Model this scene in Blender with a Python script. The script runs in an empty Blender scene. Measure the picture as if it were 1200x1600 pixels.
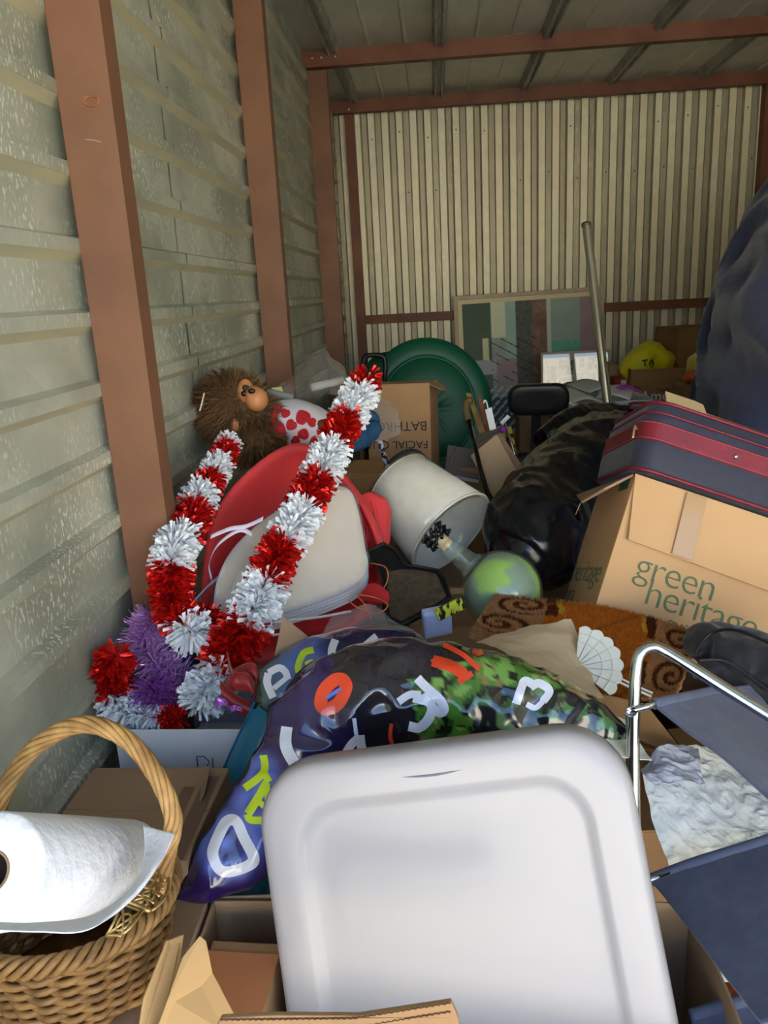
import bpy, bmesh, math, random
from mathutils import Vector, Matrix, Euler, noise
from mathutils.bvhtree import BVHTree
R = math.radians
SC = bpy.context.scene
COL = SC.collection

# ------------------------------------------------------------------ camera
FPX = 1225.0                     # focal length in pixels of the 1200 x 1600 frame
EYE = Vector((0.0, 0.0, 1.45))
AX = Vector((0.99668909, 0.03289713, -0.07435481))   # room X, Y, Z seen in camera axes (right, up, forward)
AY = Vector((0.0627369, 0.27055287, 0.96065875))
AZ = Vector((-0.05171982, 0.96214288, -0.26759323))
cam_data = bpy.data.cameras.new('camera')
cam = bpy.data.objects.new('camera', cam_data)
COL.objects.link(cam)
right = Vector((AX.x, AY.x, AZ.x)); upv = Vector((AX.y, AY.y, AZ.y)); fwd = Vector((AX.z, AY.z, AZ.z))
cam.matrix_world = Matrix(((right.x, upv.x, -fwd.x, EYE.x), (right.y, upv.y, -fwd.y, EYE.y), (right.z, upv.z, -fwd.z, EYE.z), (0, 0, 0, 1)))
cam_data.sensor_fit = 'VERTICAL'
cam_data.sensor_height = 36.0
cam_data.lens = FPX / 1600.0 * 36.0
cam_data.clip_start = 0.02
SC.camera = cam

# ------------------------------------------------------------------ sky, sun, exposure
world = bpy.data.worlds.new('world'); SC.world = world
world.use_nodes = True
wn = world.node_tree.nodes; wl = world.node_tree.links
sky = wn.new('ShaderNodeTexSky'); sky.sky_type = 'NISHITA'
sky.sun_disc = False; sky.sun_elevation = R(46); sky.sun_rotation = R(-18); sky.altitude = 100; sky.air_density = 1.0; sky.dust_density = 1.2
wl.new(sky.outputs[0], wn['Background'].inputs[0])
wn['Background'].inputs[1].default_value = 0.26
sun_d = bpy.data.lights.new('sun', 'SUN'); sun_d.energy = 8.0; sun_d.angle = R(0.6); sun_d.color = (1.0, 0.96, 0.90)
sun = bpy.data.objects.new('sun', sun_d); COL.objects.link(sun)
sun.rotation_euler = Vector((-0.30, 0.92, 1.0)).to_track_quat('Z', 'Y').to_euler()
SC.view_settings.view_transform = 'Standard'
SC.view_settings.look = 'None'
SC.view_settings.gamma = 1.0
SC.view_settings.use_curve_mapping = False
SC.view_settings.exposure = 1.8

# ------------------------------------------------------------------ helpers
def at(px, py, Y=None, X=None, Z=None):
    """room point seen at a pixel of the photograph, at a given Y (or X, or Z)"""
    c = Vector((px - 600.0, 800.0 - py, FPX))
    d = Vector((AX.dot(c), AY.dot(c), AZ.dot(c)))
    if Y is not None: t = Y / d.y
    elif X is not None: t = X / d.x
    else: t = (Z - EYE.z) / d.z
    return EYE + d * t

def px_of(p):
    q = Vector(p) - EYE
    c = AX * q.x + AY * q.y + AZ * q.z
    return 600 + FPX * c.x / c.z, 800 - FPX * c.y / c.z

def lin(c):
    return tuple(((v / 255.0) / 12.92 if v / 255.0 <= 0.04045 else ((v / 255.0 + 0.055) / 1.055) ** 2.4) for v in c)

MATS = {}
def mat(name, col, rough=0.6, metal=0.0, col2=None, scale=12.0, detail=4.0, lo=0.35, hi=0.65, bump=0.0, bscale=120.0, stretch=(1, 1, 1),
        trans=0.0, alpha=1.0, ior=1.45, spec=0.5, coat=0.0, sheen=0.0, attr=None, bstretch=None, rvar=0.0, aniso=0.0, sub=0.0):
    if name in MATS: return MATS[name]
    m = bpy.data.materials.new(name); m.use_nodes = True
    nt = m.node_tree; b = nt.nodes['Principled BSDF']
    def sk(n, v):
        if n in b.inputs: b.inputs[n].default_value = v
    sk('Base Color', (*lin(col), 1)); sk('Roughness', rough); sk('Metallic', metal); sk('IOR', ior)
    sk('Transmission Weight', trans); sk('Alpha', alpha); sk('Specular IOR Level', spec); sk('Coat Weight', coat); sk('Sheen Weight', sheen)
    sk('Subsurface Weight', 0.0)
    tc = nt.nodes.new('ShaderNodeTexCoord')
    if attr:
        a = nt.nodes.new('ShaderNodeAttribute'); a.attribute_name = attr
        nt.links.new(a.outputs['Color'], b.inputs['Base Color'])
    elif col2 is not None:
        mp = nt.nodes.new('ShaderNodeMapping'); mp.inputs['Scale'].default_value = stretch
        nt.links.new(tc.outputs['Object'], mp.inputs['Vector'])
        n = nt.nodes.new('ShaderNodeTexNoise'); n.inputs['Scale'].default_value = scale; n.inputs['Detail'].default_value = detail
        nt.links.new(mp.outputs['Vector'], n.inputs['Vector'])
        cr = nt.nodes.new('ShaderNodeValToRGB')
        cr.color_ramp.elements[0].position = lo; cr.color_ramp.elements[0].color = (*lin(col), 1)
        cr.color_ramp.elements[1].position = hi; cr.color_ramp.elements[1].color = (*lin(col2), 1)
        nt.links.new(n.outputs['Fac'], cr.inputs['Fac']); nt.links.new(cr.outputs['Color'], b.inputs['Base Color'])
    if bump > 0:
        mp2 = nt.nodes.new('ShaderNodeMapping'); mp2.inputs['Scale'].default_value = bstretch or stretch
        nt.links.new(tc.outputs['Object'], mp2.inputs['Vector'])
        n2 = nt.nodes.new('ShaderNodeTexNoise'); n2.inputs['Scale'].default_value = bscale; n2.inputs['Detail'].default_value = 3
        nt.links.new(mp2.outputs['Vector'], n2.inputs['Vector'])
        bp = nt.nodes.new('ShaderNodeBump'); bp.inputs['Strength'].default_value = bump; bp.inputs['Distance'].default_value = 0.01
        nt.links.new(n2.outputs['Fac'], bp.inputs['Height']); nt.links.new(bp.outputs['Normal'], b.inputs['Normal'])
    MATS[name] = m
    return m

def film(name, col=(235, 238, 240), clear=0.86, rough=0.06, rim=0.35, ior=1.5):
    """thin clear plastic or glass: see-through, a little body colour, real mirror-like gloss by angle"""
    if name in MATS: return MATS[name]
    m = bpy.data.materials.new(name); m.use_nodes = True
    nt = m.node_tree; N = nt.nodes.new; L = nt.links.new
    for n in list(nt.nodes):
        if n.type == 'BSDF_PRINCIPLED': nt.nodes.remove(n)
    tr = N('ShaderNodeBsdfTransparent'); tr.inputs[0].default_value = (*[0.55 * x + 0.45 for x in lin(col)], 1) if clear < .7 else (0.97, 0.97, 0.97, 1)
    df = N('ShaderNodeBsdfDiffuse'); df.inputs[0].default_value = (*lin(col), 1)
    gl = N('ShaderNodeBsdfGlossy'); gl.inputs['Roughness'].default_value = rough
    m1 = N('ShaderNodeMixShader'); m1.inputs[0].default_value = 1 - clear; L(tr.outputs[0], m1.inputs[1]); L(df.outputs[0], m1.inputs[2])
    ab = N('ShaderNodeLayerWeight'); ab.inputs[0].default_value = 0.5
    pw = N('ShaderNodeMath'); pw.operation = 'POWER'; L(ab.outputs['Facing'], pw.inputs[0]); pw.inputs[1].default_value = 4.0
    mxn = N('ShaderNodeMath'); mxn.operation = 'MULTIPLY_ADD'; L(pw.outputs[0], mxn.inputs[0]); mxn.inputs[1].default_value = rim; mxn.inputs[2].default_value = 0.045
    m2 = N('ShaderNodeMixShader'); L(mxn.outputs[0], m2.inputs[0]); L(m1.outputs[0], m2.inputs[1]); L(gl.outputs[0], m2.inputs[2])
    L(m2.outputs[0], nt.nodes['Material Output'].inputs['Surface'])
    MATS[name] = m
    return m

def wm(o):
    while o.parent is not None: o = o.parent      # parts sit at identity under their thing
    return o.matrix_world

class MB:
    """collects geometry; build() links it as one mesh object"""
    def __init__(s): s.v = []; s.f = []; s.mi = []; s.cur = 0; s.col = None
    def add(s, vs, fs, M=None):
        o = len(s.v)
        s.v += [(M @ Vector(p)) if M is not None else Vector(p) for p in vs]
        s.f += [tuple(i + o for i in f) for f in fs]; s.mi += [s.cur] * len(fs)
        return s
    def box(s, lo, hi, M=None):
        x0, y0, z0 = lo; x1, y1, z1 = hi
        return s.add([(x0, y0, z0), (x1, y0, z0), (x1, y1, z0), (x0, y1, z0), (x0, y0, z1), (x1, y0, z1), (x1, y1, z1), (x0, y1, z1)],
                     [(0, 3, 2, 1), (4, 5, 6, 7), (0, 1, 5, 4), (1, 2, 6, 5), (2, 3, 7, 6), (3, 0, 4, 7)], M)
    def tube(s, pts, r, n=8, closed=False, M=None, cap=True):
        P = [Vector(p) for p in pts]; N = len(P)
        rs = r if isinstance(r, (list, tuple)) else [r] * N
        vs = []; fs = []; up = None
        for i, p in enumerate(P):
            if closed: t = (P[(i + 1) % N] - P[i - 1])
            else: t = P[min(i + 1, N - 1)] - P[max(i - 1, 0)]
            t = t.normalized() if t.length > 1e-9 else Vector((0, 0, 1))
            if up is None:
                up = t.orthogonal().normalized()
            else:
                up = up - t * up.dot(t); up = up.normalized() if up.length > 1e-6 else t.orthogonal().normalized()
            w = t.cross(up)
            for k in range(n):
                a = 2 * math.pi * k / n
                vs.append(p + (up * math.cos(a) + w * math.sin(a)) * rs[i])
        for i in range(N if closed else N - 1):
            j = (i + 1) % N
            for k in range(n):
                k2 = (k + 1) % n
                fs.append((i * n + k, i * n + k2, j * n + k2, j * n + k))
        if cap and not closed:
            fs.append(tuple(range(n - 1, -1, -1))); fs.append(tuple((N - 1) * n + k for k in range(n)))
        return s.add(vs, fs, M)
    def grid(s, rows, closed_u=False, M=None, flip=False):
        """rows: list of equal-length lists of points"""
        nu = len(rows); nv = len(rows[0]); fs = []
        for i in range(nu - 1):
            for j in range(nv if closed_u else nv - 1):
                j2 = (j + 1) % nv
                q = (i * nv + j, i * nv + j2, (i + 1) * nv + j2, (i + 1) * nv + j)
                fs.append(q[::-1] if flip else q)
        return s.add([p for r in rows for p in r], fs, M)
    def lathe(s, prof, n=32, M=None):
        rows = [[(r * math.cos(2 * math.pi * k / n), r * math.sin(2 * math.pi * k / n), z) for k in range(n)] for r, z in prof]
        return s.grid(rows, closed_u=True, M=M)
    def prism(s, poly, z0, z1, M=None):
        n = len(poly)
        vs = [(x, y, z0) for x, y in poly] + [(x, y, z1) for x, y in poly]
        fs = [tuple(range(n - 1, -1, -1)), tuple(range(n, 2 * n))] + [(i, (i + 1) % n, n + (i + 1) % n, n + i) for i in range(n)]
        return s.add(vs, fs, M)
    def build(s, name, m, parent=None, smooth=False, bevel=0.0, seg=2, sub=0, solid=0.0, kind=None, label=None, colors=None, weld=False):
        me = bpy.data.meshes.new(name)
        Mi = wm(parent).inverted() if parent is not None else None
        me.from_pydata([tuple(Mi @ p) if Mi is not None else tuple(p) for p in s.v], [], s.f)
        for mm in (m if isinstance(m, (list, tuple)) else [m]): me.materials.append(mm)
        if isinstance(m, (list, tuple)): me.polygons.foreach_set('material_index', s.mi)
        if colors is not None:
            ca = me.color_attributes.new('print', 'FLOAT_COLOR', 'POINT')
            ca.data.foreach_set('color', [c for q in colors for c in (*q, 1.0)])
        bm = bmesh.new(); bm.from_mesh(me)
        if weld: bmesh.ops.remove_doubles(bm, verts=bm.verts, dist=1e-5)
        bmesh.ops.recalc_face_normals(bm, faces=bm.faces)
        bm.to_mesh(me); bm.free()
        if smooth: me.shade_smooth()
        o = bpy.data.objects.new(name, me); COL.objects.link(o)
        if parent is not None: o.parent = parent
        if bevel > 0:
            md = o.modifiers.new('bevel', 'BEVEL'); md.width = bevel; md.segments = seg; md.limit_method = 'ANGLE'; md.angle_limit = R(40)
        if solid:
            md = o.modifiers.new('thick', 'SOLIDIFY'); md.thickness = abs(solid); md.offset = 0
        if sub:
            md = o.modifiers.new('sub', 'SUBSURF'); md.levels = sub; md.render_levels = sub
        if kind: o['kind'] = kind
        if label: o['label'] = label
        return o

def tag(o, label, cat, group=None):
    o['label'] = label; o['category'] = cat
    if group: o['group'] = group
    return o

def thing(name, label, cat, loc=(0, 0, 0), M=None, group=None):
    o = bpy.data.objects.new(name, None); COL.objects.link(o)
    o.empty_display_size = 0.05
    o.matrix_world = M if M is not None else Matrix.Translation(Vector(loc))
    bpy.context.view_layer.update()
    return tag(o, label, cat, group)

def struct(o):
    o['kind'] = 'structure'; return o

def TR(loc, rot=(0, 0, 0)):
    return Matrix.Translation(Vector(loc)) @ Euler([R(a) for a in rot], 'XYZ').to_matrix().to_4x4()

def frame3(o, x, y):
    """matrix with origin o, X axis along x, Y axis near y"""
    x = Vector(x).normalized(); z = x.cross(Vector(y)).normalized(); y = z.cross(x)
    o = Vector(o)
    return Matrix(((x.x, y.x, z.x, o.x), (x.y, y.y, z.y, o.y), (x.z, y.z, z.z, o.z), (0, 0, 0, 1)))

def cr(P, t):
    """catmull-rom through list P at t in 0..len-1 (vectors or floats)"""
    n = len(P); i = min(int(t), n - 2); u = t - i
    p0 = P[max(i - 1, 0)]; p1 = P[i]; p2 = P[i + 1]; p3 = P[min(i + 2, n - 1)]
    return 0.5 * ((2 * p1) + (p2 - p0) * u + (2 * p0 - 5 * p1 + 4 * p2 - p3) * u * u + (3 * p1 - p0 - 3 * p2 + p3) * u ** 3)

def curve(P, n):
    P = [Vector(p) for p in P]
    return [cr(P, i * (len(P) - 1) / (n - 1)) for i in range(n)]

def net(C, nu, nv):
    """smooth surface through a control net of points -> rows"""
    rows = [curve(r, nv) for r in C]
    out = []
    for i in range(nu):
        t = i * (len(C) - 1) / (nu - 1)
        out.append([cr([rows[k][j] for k in range(len(C))], t) for j in range(nv)])
    return out

def crumple(p, amp, sc, seed=0.0, oct=3):
    q = Vector(p) * sc + Vector((seed, seed * 1.7, -seed))
    return Vector((noise.fractal(q, 1.0, 2.0, oct), noise.fractal(q + Vector((31, 7, 3)), 1.0, 2.0, oct), noise.fractal(q + Vector((5, 91, 13)), 1.0, 2.0, oct))) * amp

def ridged(p, sc, seed=0.0):
    q = Vector(p) * sc + Vector((seed, seed * 1.3, -seed * .7))
    a = noise.noise(q); b = noise.noise(q * 2.1 + Vector((9, 4, 2)))
    return (1 - abs(a) * 2) * 0.65 + (1 - abs(b) * 2) * 0.35

def text_obj(name, s, size, M, m, parent=None, align='LEFT', thick=0.0006, subdiv=0, sp=1.0, bold=0.0):
    cu = bpy.data.curves.new(name, 'FONT'); cu.body = s; cu.size = size; cu.align_x = align; cu.extrude = thick; cu.space_character = sp
    cu.offset = bold; cu.resolution_u = 4
    t = bpy.data.objects.new(name, cu); COL.objects.link(t); t.matrix_world = M
    bpy.context.view_layer.update()
    me = bpy.data.meshes.new_from_object(t.evaluated_get(bpy.context.evaluated_depsgraph_get()))
    bpy.data.objects.remove(t)
    me.name = name
    Mi = wm(parent).inverted() @ M if parent is not None else M
    me.transform(Mi)
    me.materials.clear(); me.materials.append(m)
    o = bpy.data.objects.new(name, me); COL.objects.link(o)
    if parent is not None: o.parent = parent
    return o

def bvh_of(o):
    bpy.context.view_layer.update()
    M = wm(o)
    return BVHTree.FromPolygons([M @ v.co for v in o.data.vertices], [tuple(p.vertices) for p in o.data.polygons])

rng = random.Random(7)
# ------------------------------------------------------------------ materials of the building
def wall_metal(name, base, pale, spot, yellow=None, axis_scale=(1, 1, 1), metal=0.35, rough=0.5):
    m = bpy.data.materials.new(name); m.use_nodes = True
    nt = m.node_tree; b = nt.nodes['Principled BSDF']; N = nt.nodes.new; L = nt.links.new
    tc = N('ShaderNodeTexCoord')
    def noi(scale, detail, stretch):
        mp = N('ShaderNodeMapping'); mp.inputs['Scale'].default_value = stretch; L(tc.outputs['Object'], mp.inputs[0])
        n = N('ShaderNodeTexNoise'); n.inputs['Scale'].default_value = scale; n.inputs['Detail'].default_value = detail; L(mp.outputs[0], n.inputs['Vector']); return n
    def ramp(n, a, b_, ca, cb):
        r = N('ShaderNodeValToRGB'); e = r.color_ramp.elements
        e[0].position = a; e[0].color = (*ca, 1); e[1].position = b_; e[1].color = (*cb, 1); L(n.outputs['Fac'], r.inputs[0]); return r
    r1 = ramp(noi(3.5, 6, axis_scale), 0.38, 0.64, lin(base), lin(pale))
    # fine white oxide flecks, slightly stretched
    r2 = ramp(noi(140, 2, tuple(a * b for a, b in zip(axis_scale, (1, 1.0, 0.45)))), 0.555, 0.655, (0, 0, 0), (1, 1, 1))
    r3 = ramp(noi(4.2, 3, axis_scale), 0.42, 0.60, (0, 0, 0), (1, 1, 1))
    mu = N('ShaderNodeMath'); mu.operation = 'MULTIPLY'; L(r2.outputs[0], mu.inputs[0]); L(r3.outputs[0], mu.inputs[1])
    mx = N('ShaderNodeMix'); mx.data_type = 'RGBA'; L(mu.outputs[0], mx.inputs[0]); L(r1.outputs[0], mx.inputs[6]); mx.inputs[7].default_value = (*lin(spot), 1)
    # spangle patches
    vo = N('ShaderNodeTexVoronoi'); vo.inputs['Scale'].default_value = 14; mpv = N('ShaderNodeMapping'); mpv.inputs['Scale'].default_value = (1, 0.5, 1); L(tc.outputs['Object'], mpv.inputs[0]); L(mpv.outputs[0], vo.inputs['Vector'])
    hs = N('ShaderNodeHueSaturation'); L(mx.outputs[2], hs.inputs['Color'])
    mr = N('ShaderNodeMapRange'); mr.inputs['To Min'].default_value = 0.96; mr.inputs['To Max'].default_value = 1.04
    sx = N('ShaderNodeSeparateColor'); L(vo.outputs['Color'], sx.inputs[0]); L(sx.outputs[0], mr.inputs[0]); L(mr.outputs[0], hs.inputs['Value'])
    L(hs.outputs[0], b.inputs['Base Color'])
    b.inputs['Metallic'].default_value = metal; b.inputs['Roughness'].default_value = rough
    bp = N('ShaderNodeBump'); bp.inputs['Strength'].default_value = 0.12; bp.inputs['Distance'].default_value = 0.01
    L(noi(30, 3, axis_scale).outputs['Fac'], bp.inputs['Height']); L(bp.outputs[0], b.inputs['Normal'])
    return m
M_wall = wall_metal('weathered_zinc', (158, 162, 144), (200, 202, 184), (238, 240, 226), metal=0.15)
M_warm_slope = mat('warm_lit_slope', (204, 196, 160), 0.85, col2=(186, 182, 154), scale=9, stretch=(1, 0.4, 1))  # warm bounce light painted into the colour of the rib slopes
M_back = wall_metal('cream_panel', (240, 230, 196), (246, 238, 208), (248, 242, 218), axis_scale=(1, 1, 0.2), metal=0.12, rough=0.5)
M_backrib = wall_metal('dark_panel_groove', (166, 160, 134), (184, 178, 150), (200, 194, 168), axis_scale=(1, 1, 0.2), metal=0.3, rough=0.5)  # grooves and their sides get a darker, greyer panel colour
M_roof = wall_metal('roof_zinc', (214, 214, 196), (228, 228, 212), (232, 232, 218), axis_scale=(1, 0.4, 1), metal=0.3, rough=0.5)
M_seam = mat('roof_seam_zinc', (180, 180, 162), 0.5, 0.2, col2=(150, 150, 134), scale=8)
M_post = mat('red_oxide_paint', (136, 94, 68), 0.55, 0.0, col2=(114, 78, 56), scale=5, bump=0.05, bscale=60, lo=.3, hi=.75)
M_beam = mat('red_oxide_beam', (126, 78, 54), 0.55, 0.0, col2=(106, 62, 42), scale=5)
M_conc = mat('concrete', (150, 146, 138), 0.9, col2=(128, 124, 116), scale=6, bump=0.2)
M_ground = mat('bleached_gravel_drive', (196, 192, 182), 0.95, col2=(176, 170, 160), scale=3, bump=0.3, bscale=40)
M_screw = mat('screw_steel', (90, 86, 78), 0.45, 0.6)
M_boltw = mat('bright_bolt', (215, 205, 185), 0.4, 0.5)

XL, XR, YB, YF = -0.68, 2.36, 6.15, -0.75       # partition, right wall, back wall, front opening
ZC = 2.80
def plain(name, lo, hi, m): return struct(MB().box(lo, hi).build(name, m))
plain('floor', (-3.3, YF, -0.12), (5.4, YB + 0.1, 0.0), M_conc)
plain('ground_outside', (-40, -40, -0.32), (40, YF, -0.02), M_ground)

# unseen row across the drive, added to bounce sunlight onto the back wall
M_fac = mat('pale_bounce_facade', (236, 230, 212), 0.8, col2=(228, 220, 200), scale=2)
plain('wall_bounce_row', (-22, -9.3, -0.02), (22, -9.0, 3.3), M_fac)
# left partition: horizontal ribbed sheets
def left_profile():
    pts = []; p = 0.138; z = 1.55 - 12 * p
    while z < 2.66:
        # from low to high: down-facing slope of the rib, its crest, its top, the wide flat pan
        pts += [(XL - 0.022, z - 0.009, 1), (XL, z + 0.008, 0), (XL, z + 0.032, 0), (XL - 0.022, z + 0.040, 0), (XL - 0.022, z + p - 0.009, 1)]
        z += p
    return pts
prof = left_profile(); z_top = lambda y: 2.34 + 0.045 * y
mbs = {0: [], 1: []}
Yw = [YF + 0.05, 1.3, 2.3, 3.3, 4.3, 5.2, YB - 0.04]
wl_mb = MB(); wl_mb.cur = 0
seq = []
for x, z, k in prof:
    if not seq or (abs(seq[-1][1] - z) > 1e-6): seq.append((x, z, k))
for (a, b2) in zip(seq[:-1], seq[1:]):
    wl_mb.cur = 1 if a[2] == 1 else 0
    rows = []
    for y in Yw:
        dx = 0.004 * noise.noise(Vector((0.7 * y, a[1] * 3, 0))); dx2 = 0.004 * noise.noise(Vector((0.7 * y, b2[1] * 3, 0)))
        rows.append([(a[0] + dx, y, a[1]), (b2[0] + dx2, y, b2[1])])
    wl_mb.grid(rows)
wall_left = struct(wl_mb.build('wall_left', [M_wall, M_warm_slope], solid=0.002))
# sheet joints: thin overlapping laps as children
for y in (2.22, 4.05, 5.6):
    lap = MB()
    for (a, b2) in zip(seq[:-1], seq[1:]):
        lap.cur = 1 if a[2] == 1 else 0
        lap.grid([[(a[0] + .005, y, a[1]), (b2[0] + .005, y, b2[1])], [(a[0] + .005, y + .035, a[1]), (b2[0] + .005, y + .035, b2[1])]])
    lap.build('panel_lap', [M_wall, M_warm_slope], wall_left)

# back wall: vertical ribbed sheets
def back_profile(x0, x1):
    pts = []; x = x0
    while x < x1:
        pts += [(x, 0, 0), (x + .046, 0, 1), (x + .058, .022, 1), (x + .092, .022, 1), (x + .104, .0, 0), (x + .148, 0, 2), (x + .156, .013, 2), (x + .194, .013, 2)]
        x += 0.202
    return [p for p in pts if p[0] <= x1]
bp_ = back_profile(-0.95, 2.50)
wb = MB()
for a, b2 in zip(bp_[:-1], bp_[1:]):
    wb.cur = 1 if a[2] in (1, 2) else 0
    wb.grid([[(a[0], YB + a[1], 0.0), (b2[0], YB + b2[1], 0.0)], [(a[0], YB + a[1], 2.785), (b2[0], YB + b2[1], 2.785)]])
wall_back = struct(wb.build('wall_back', [M_back, M_backrib], solid=0.002))
plain('wall_back_neighbour', (-3.3, YB + 0.03, 0), (-0.95, YB + 0.08, 2.788), M_back)
plain('wall_back_sheathing', (-0.95, YB + 0.05, 0), (5.4, YB + 0.09, 2.788), M_seam)
wr = MB()
y = YF
k = 0
while y < YB:
    wr.grid([[(XR, y, 0), (XR, y + .06, 0), (XR + .02, y + .07, 0), (XR + .02, y + .10, 0), (XR, y + .11, 0)], [(XR, y, 2.78), (XR, y + .06, 2.78), (XR + .02, y + .07, 2.78), (XR + .02, y + .10, 2.78), (XR, y + .11, 2.78)]])
    y += 0.11
struct(wr.build('wall_right', M_back, solid=0.002))
plain('wall_neighbour_blocker', (-3.36, YF, 0), (-3.3, YB, 2.788), M_wall)  # unseen end wall, added to close the neighbour unit against daylight
plain('wall_far_right', (5.4, YF, 0), (5.46, YB, 2.788), M_wall)
plain('door_blocker_1', (-3.3, YF, 0), (XL - 0.05, YF + 0.03, 2.5), M_post)  # unseen closed fronts, added to keep daylight out of the side units
plain('door_blocker_2', (XR + 0.06, YF, 0), (5.4, YF + 0.03, 2.5), M_post)
plain('trim_header', (-3.3, YF - 0.02, 2.48), (5.4, YF + 0.04, 2.9), M_beam)

# roof: pans with standing seams along the depth
ceiling = struct(MB().box((-3.4, YF - 0.25, 2.79), (5.5, YB + 0.2, 2.83)).build('ceiling', M_roof))
xs = [-0.524 + 0.592 * k for k in range(-4, 10)]
for x in xs:
    MB().prism([(-.040, 0), (-.026, -.05), (-.014, -.05), (-.010, -.03), (.010, -.03), (.014, -.05), (.026, -.05), (.040, 0)], 0, YB + 0.3 - YF).build('roof_seam', M_seam, ceiling)
    o = ceiling.children[-1]
    o.data.transform(TR((x, YB + 0.1, 2.79), (90, 0, 0)))
    for dx in (.2, .4):
        q = MB().prism([(-.012, 0), (-.004, -.010), (.004, -.010), (.012, 0)], 0, YB + 0.3 - YF).build('roof_rib', M_roof, ceiling)
        q.data.transform(TR((x + dx, YB + 0.1, 2.79), (90, 0, 0)))

# posts and beams
def post(name, y, x0, x1, w=0.055, z1=2.70):
    mb = MB()
    t = 0.004
    mb.box((x0, y, 0), (x1, y + t, z1)); mb.box((x1 - t, y + t, 0), (x1, y + w, z1)); mb.box((x0, y + w, 0), (x1, y + w + t, z1))
    o = struct(mb.build(name, M_post))
    return o
p1 = post('trim_1', 1.55, XL + 0.002, -0.578, 0.055)
post('trim_2', 3.10, XL + 0.002, -0.575, 0.06)
post('trim_3', 4.93, XL - 0.01, -0.575, 0.06, 2.69)
# weld scar on the first post
sc_ = at(143, 158, Y=1.549)
MB().tube([sc_ + Vector((.014 * math.cos(a), 0, .008 * math.sin(a))) for a in [2 * math.pi * k / 20 for k in range(20)]], .0022, 6, True).build('weld_scar', mat('rust_orange', (178, 110, 52), .8, col2=(140, 84, 46), scale=60), p1)
c0 = at(134, 218, Y=1.549); c1 = at(158, 222, Y=1.549)
MB().tube([c0, (c0 + c1) / 2 + Vector((0, 0, .001)), c1], .0008, 5).build('scratch', M_boltw, p1)
struct(MB().box((-0.60, YB - 0.085, 0), (-0.535, YB - 0.004, 2.70)).build('trim_4', M_beam))
struct(MB().box((XR - 0.07, YB - 0.085, 0), (XR - 0.004, YB - 0.004, 2.70)).build('trim_5', M_beam))
def beam(name, y, z0, z1, d=0.06):
    mb = MB(); t = .004
    mb.box((-3.2, y, z0), (5.3, y + t, z1)); mb.box((-3.2, y + t, z0), (5.3, y + d, z0 + t)); mb.box((-3.2, y + t, z1 - t), (5.3, y + d, z1))
    mb.box((-3.2, y + d - t, z0 + t), (5.3, y + d, z0 + .02))
    return struct(mb.build(name, M_beam))
b1 = beam('trim_6', 4.86, 2.690, 2.775)
b2_ = beam('trim_7', 6.02, 2.685, 2.765)
beam('trim_8', 3.45, 2.70, 2.785)
beam('trim_9', 1.9, 2.70, 2.78)
struct(MB().box((-0.53, YB - 0.05, 1.235), (2.29, YB - 0.006, 1.300)).build('trim_10', M_beam))
for px, py in ((488, 91), (502, 90), (524, 88)):
    c = at(px, py, Y=4.857); MB().lathe([(0, .004), (.004, .003), (.006, 0)], 8, TR(c, (90, 0, 0))).build('bolt_head', M_boltw, b1)
c = at(545, 171, Y=6.017); MB().lathe([(0, .004), (.005, .003), (.007, 0)], 8, TR(c, (90, 0, 0))).build('bolt_head', M_boltw, b2_)
for k in range(14):
    for zz in (2.56, 2.20):
        if rng.random() < 0.62:
            x = -0.42 + k * 0.202 + (0 if zz > 2.3 else .05)
            MB().lathe([(0, .004), (.005, .003), (.006, 0)], 6, TR((x, YB + 0.0, zz + rng.uniform(-.05, .05)), (90, 0, 0))).build('screw', M_screw, wall_back)
# ------------------------------------------------------------------ shared object materials
M_card = mat('cardboard', (176, 138, 98), 0.85, col2=(164, 126, 88), scale=5, bump=0.06, bscale=90, bstretch=(1, 1, 0.05))
M_card2 = mat('dusty_cardboard', (164, 136, 108), 0.88, col2=(152, 124, 98), scale=4, bump=0.05, bscale=80, bstretch=(1, 1, 0.05))
M_card3 = mat('golden_cardboard', (206, 172, 120), 0.85, col2=(192, 156, 106), scale=5, bump=0.07, bscale=40)
M_card4 = mat('fresh_cardboard', (208, 168, 122), 0.85, col2=(200, 158, 112), scale=3, bump=0.06, bscale=110, bstretch=(1, 0.05, 0.05))
M_cardw = mat('white_cardboard', (226, 228, 234), 0.7, col2=(214, 216, 224), scale=6, bump=0.08, bscale=14)
M_edge = mat('corrugated_edge', (120, 88, 60), 0.95, col2=(84, 60, 40), scale=160)
M_tape = mat('packing_tape', (188, 152, 108), 0.22, spec=0.6, coat=0.4)
M_tapeo = mat('orange_tape', (204, 134, 92), 0.25, coat=0.4)
M_ink = mat('black_ink', (38, 36, 38), 0.6)
M_white_pl = mat('white_polypropylene', (170, 167, 170), 0.30, spec=0.45, coat=0.1)
M_black = mat('black_plastic', (22, 22, 25), 0.4)
M_paper = mat('white_paper', (238, 238, 240), 0.8, bump=0.15, bscale=25)
M_towel = mat('quilted_tissue', (244, 246, 252), 0.9, bump=0.35, bscale=55)
M_wick = mat('wicker', (160, 120, 70), 0.5, col2=(92, 64, 36), scale=45, spec=0.4, lo=.3, hi=.75)
M_wick2 = mat('pale_wicker', (192, 152, 94), 0.45, col2=(146, 106, 60), scale=30, spec=0.4)
M_gold = mat('antique_gold', (206, 176, 116), 0.32, 0.85, col2=(170, 140, 88), scale=40)
M_chrome = mat('chrome', (214, 216, 218), 0.12, 1.0)
M_navy = mat('navy_canvas', (88, 96, 122), 0.75, col2=(78, 86, 112), scale=40, bump=0.12, bscale=400, sheen=0.2)

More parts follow.
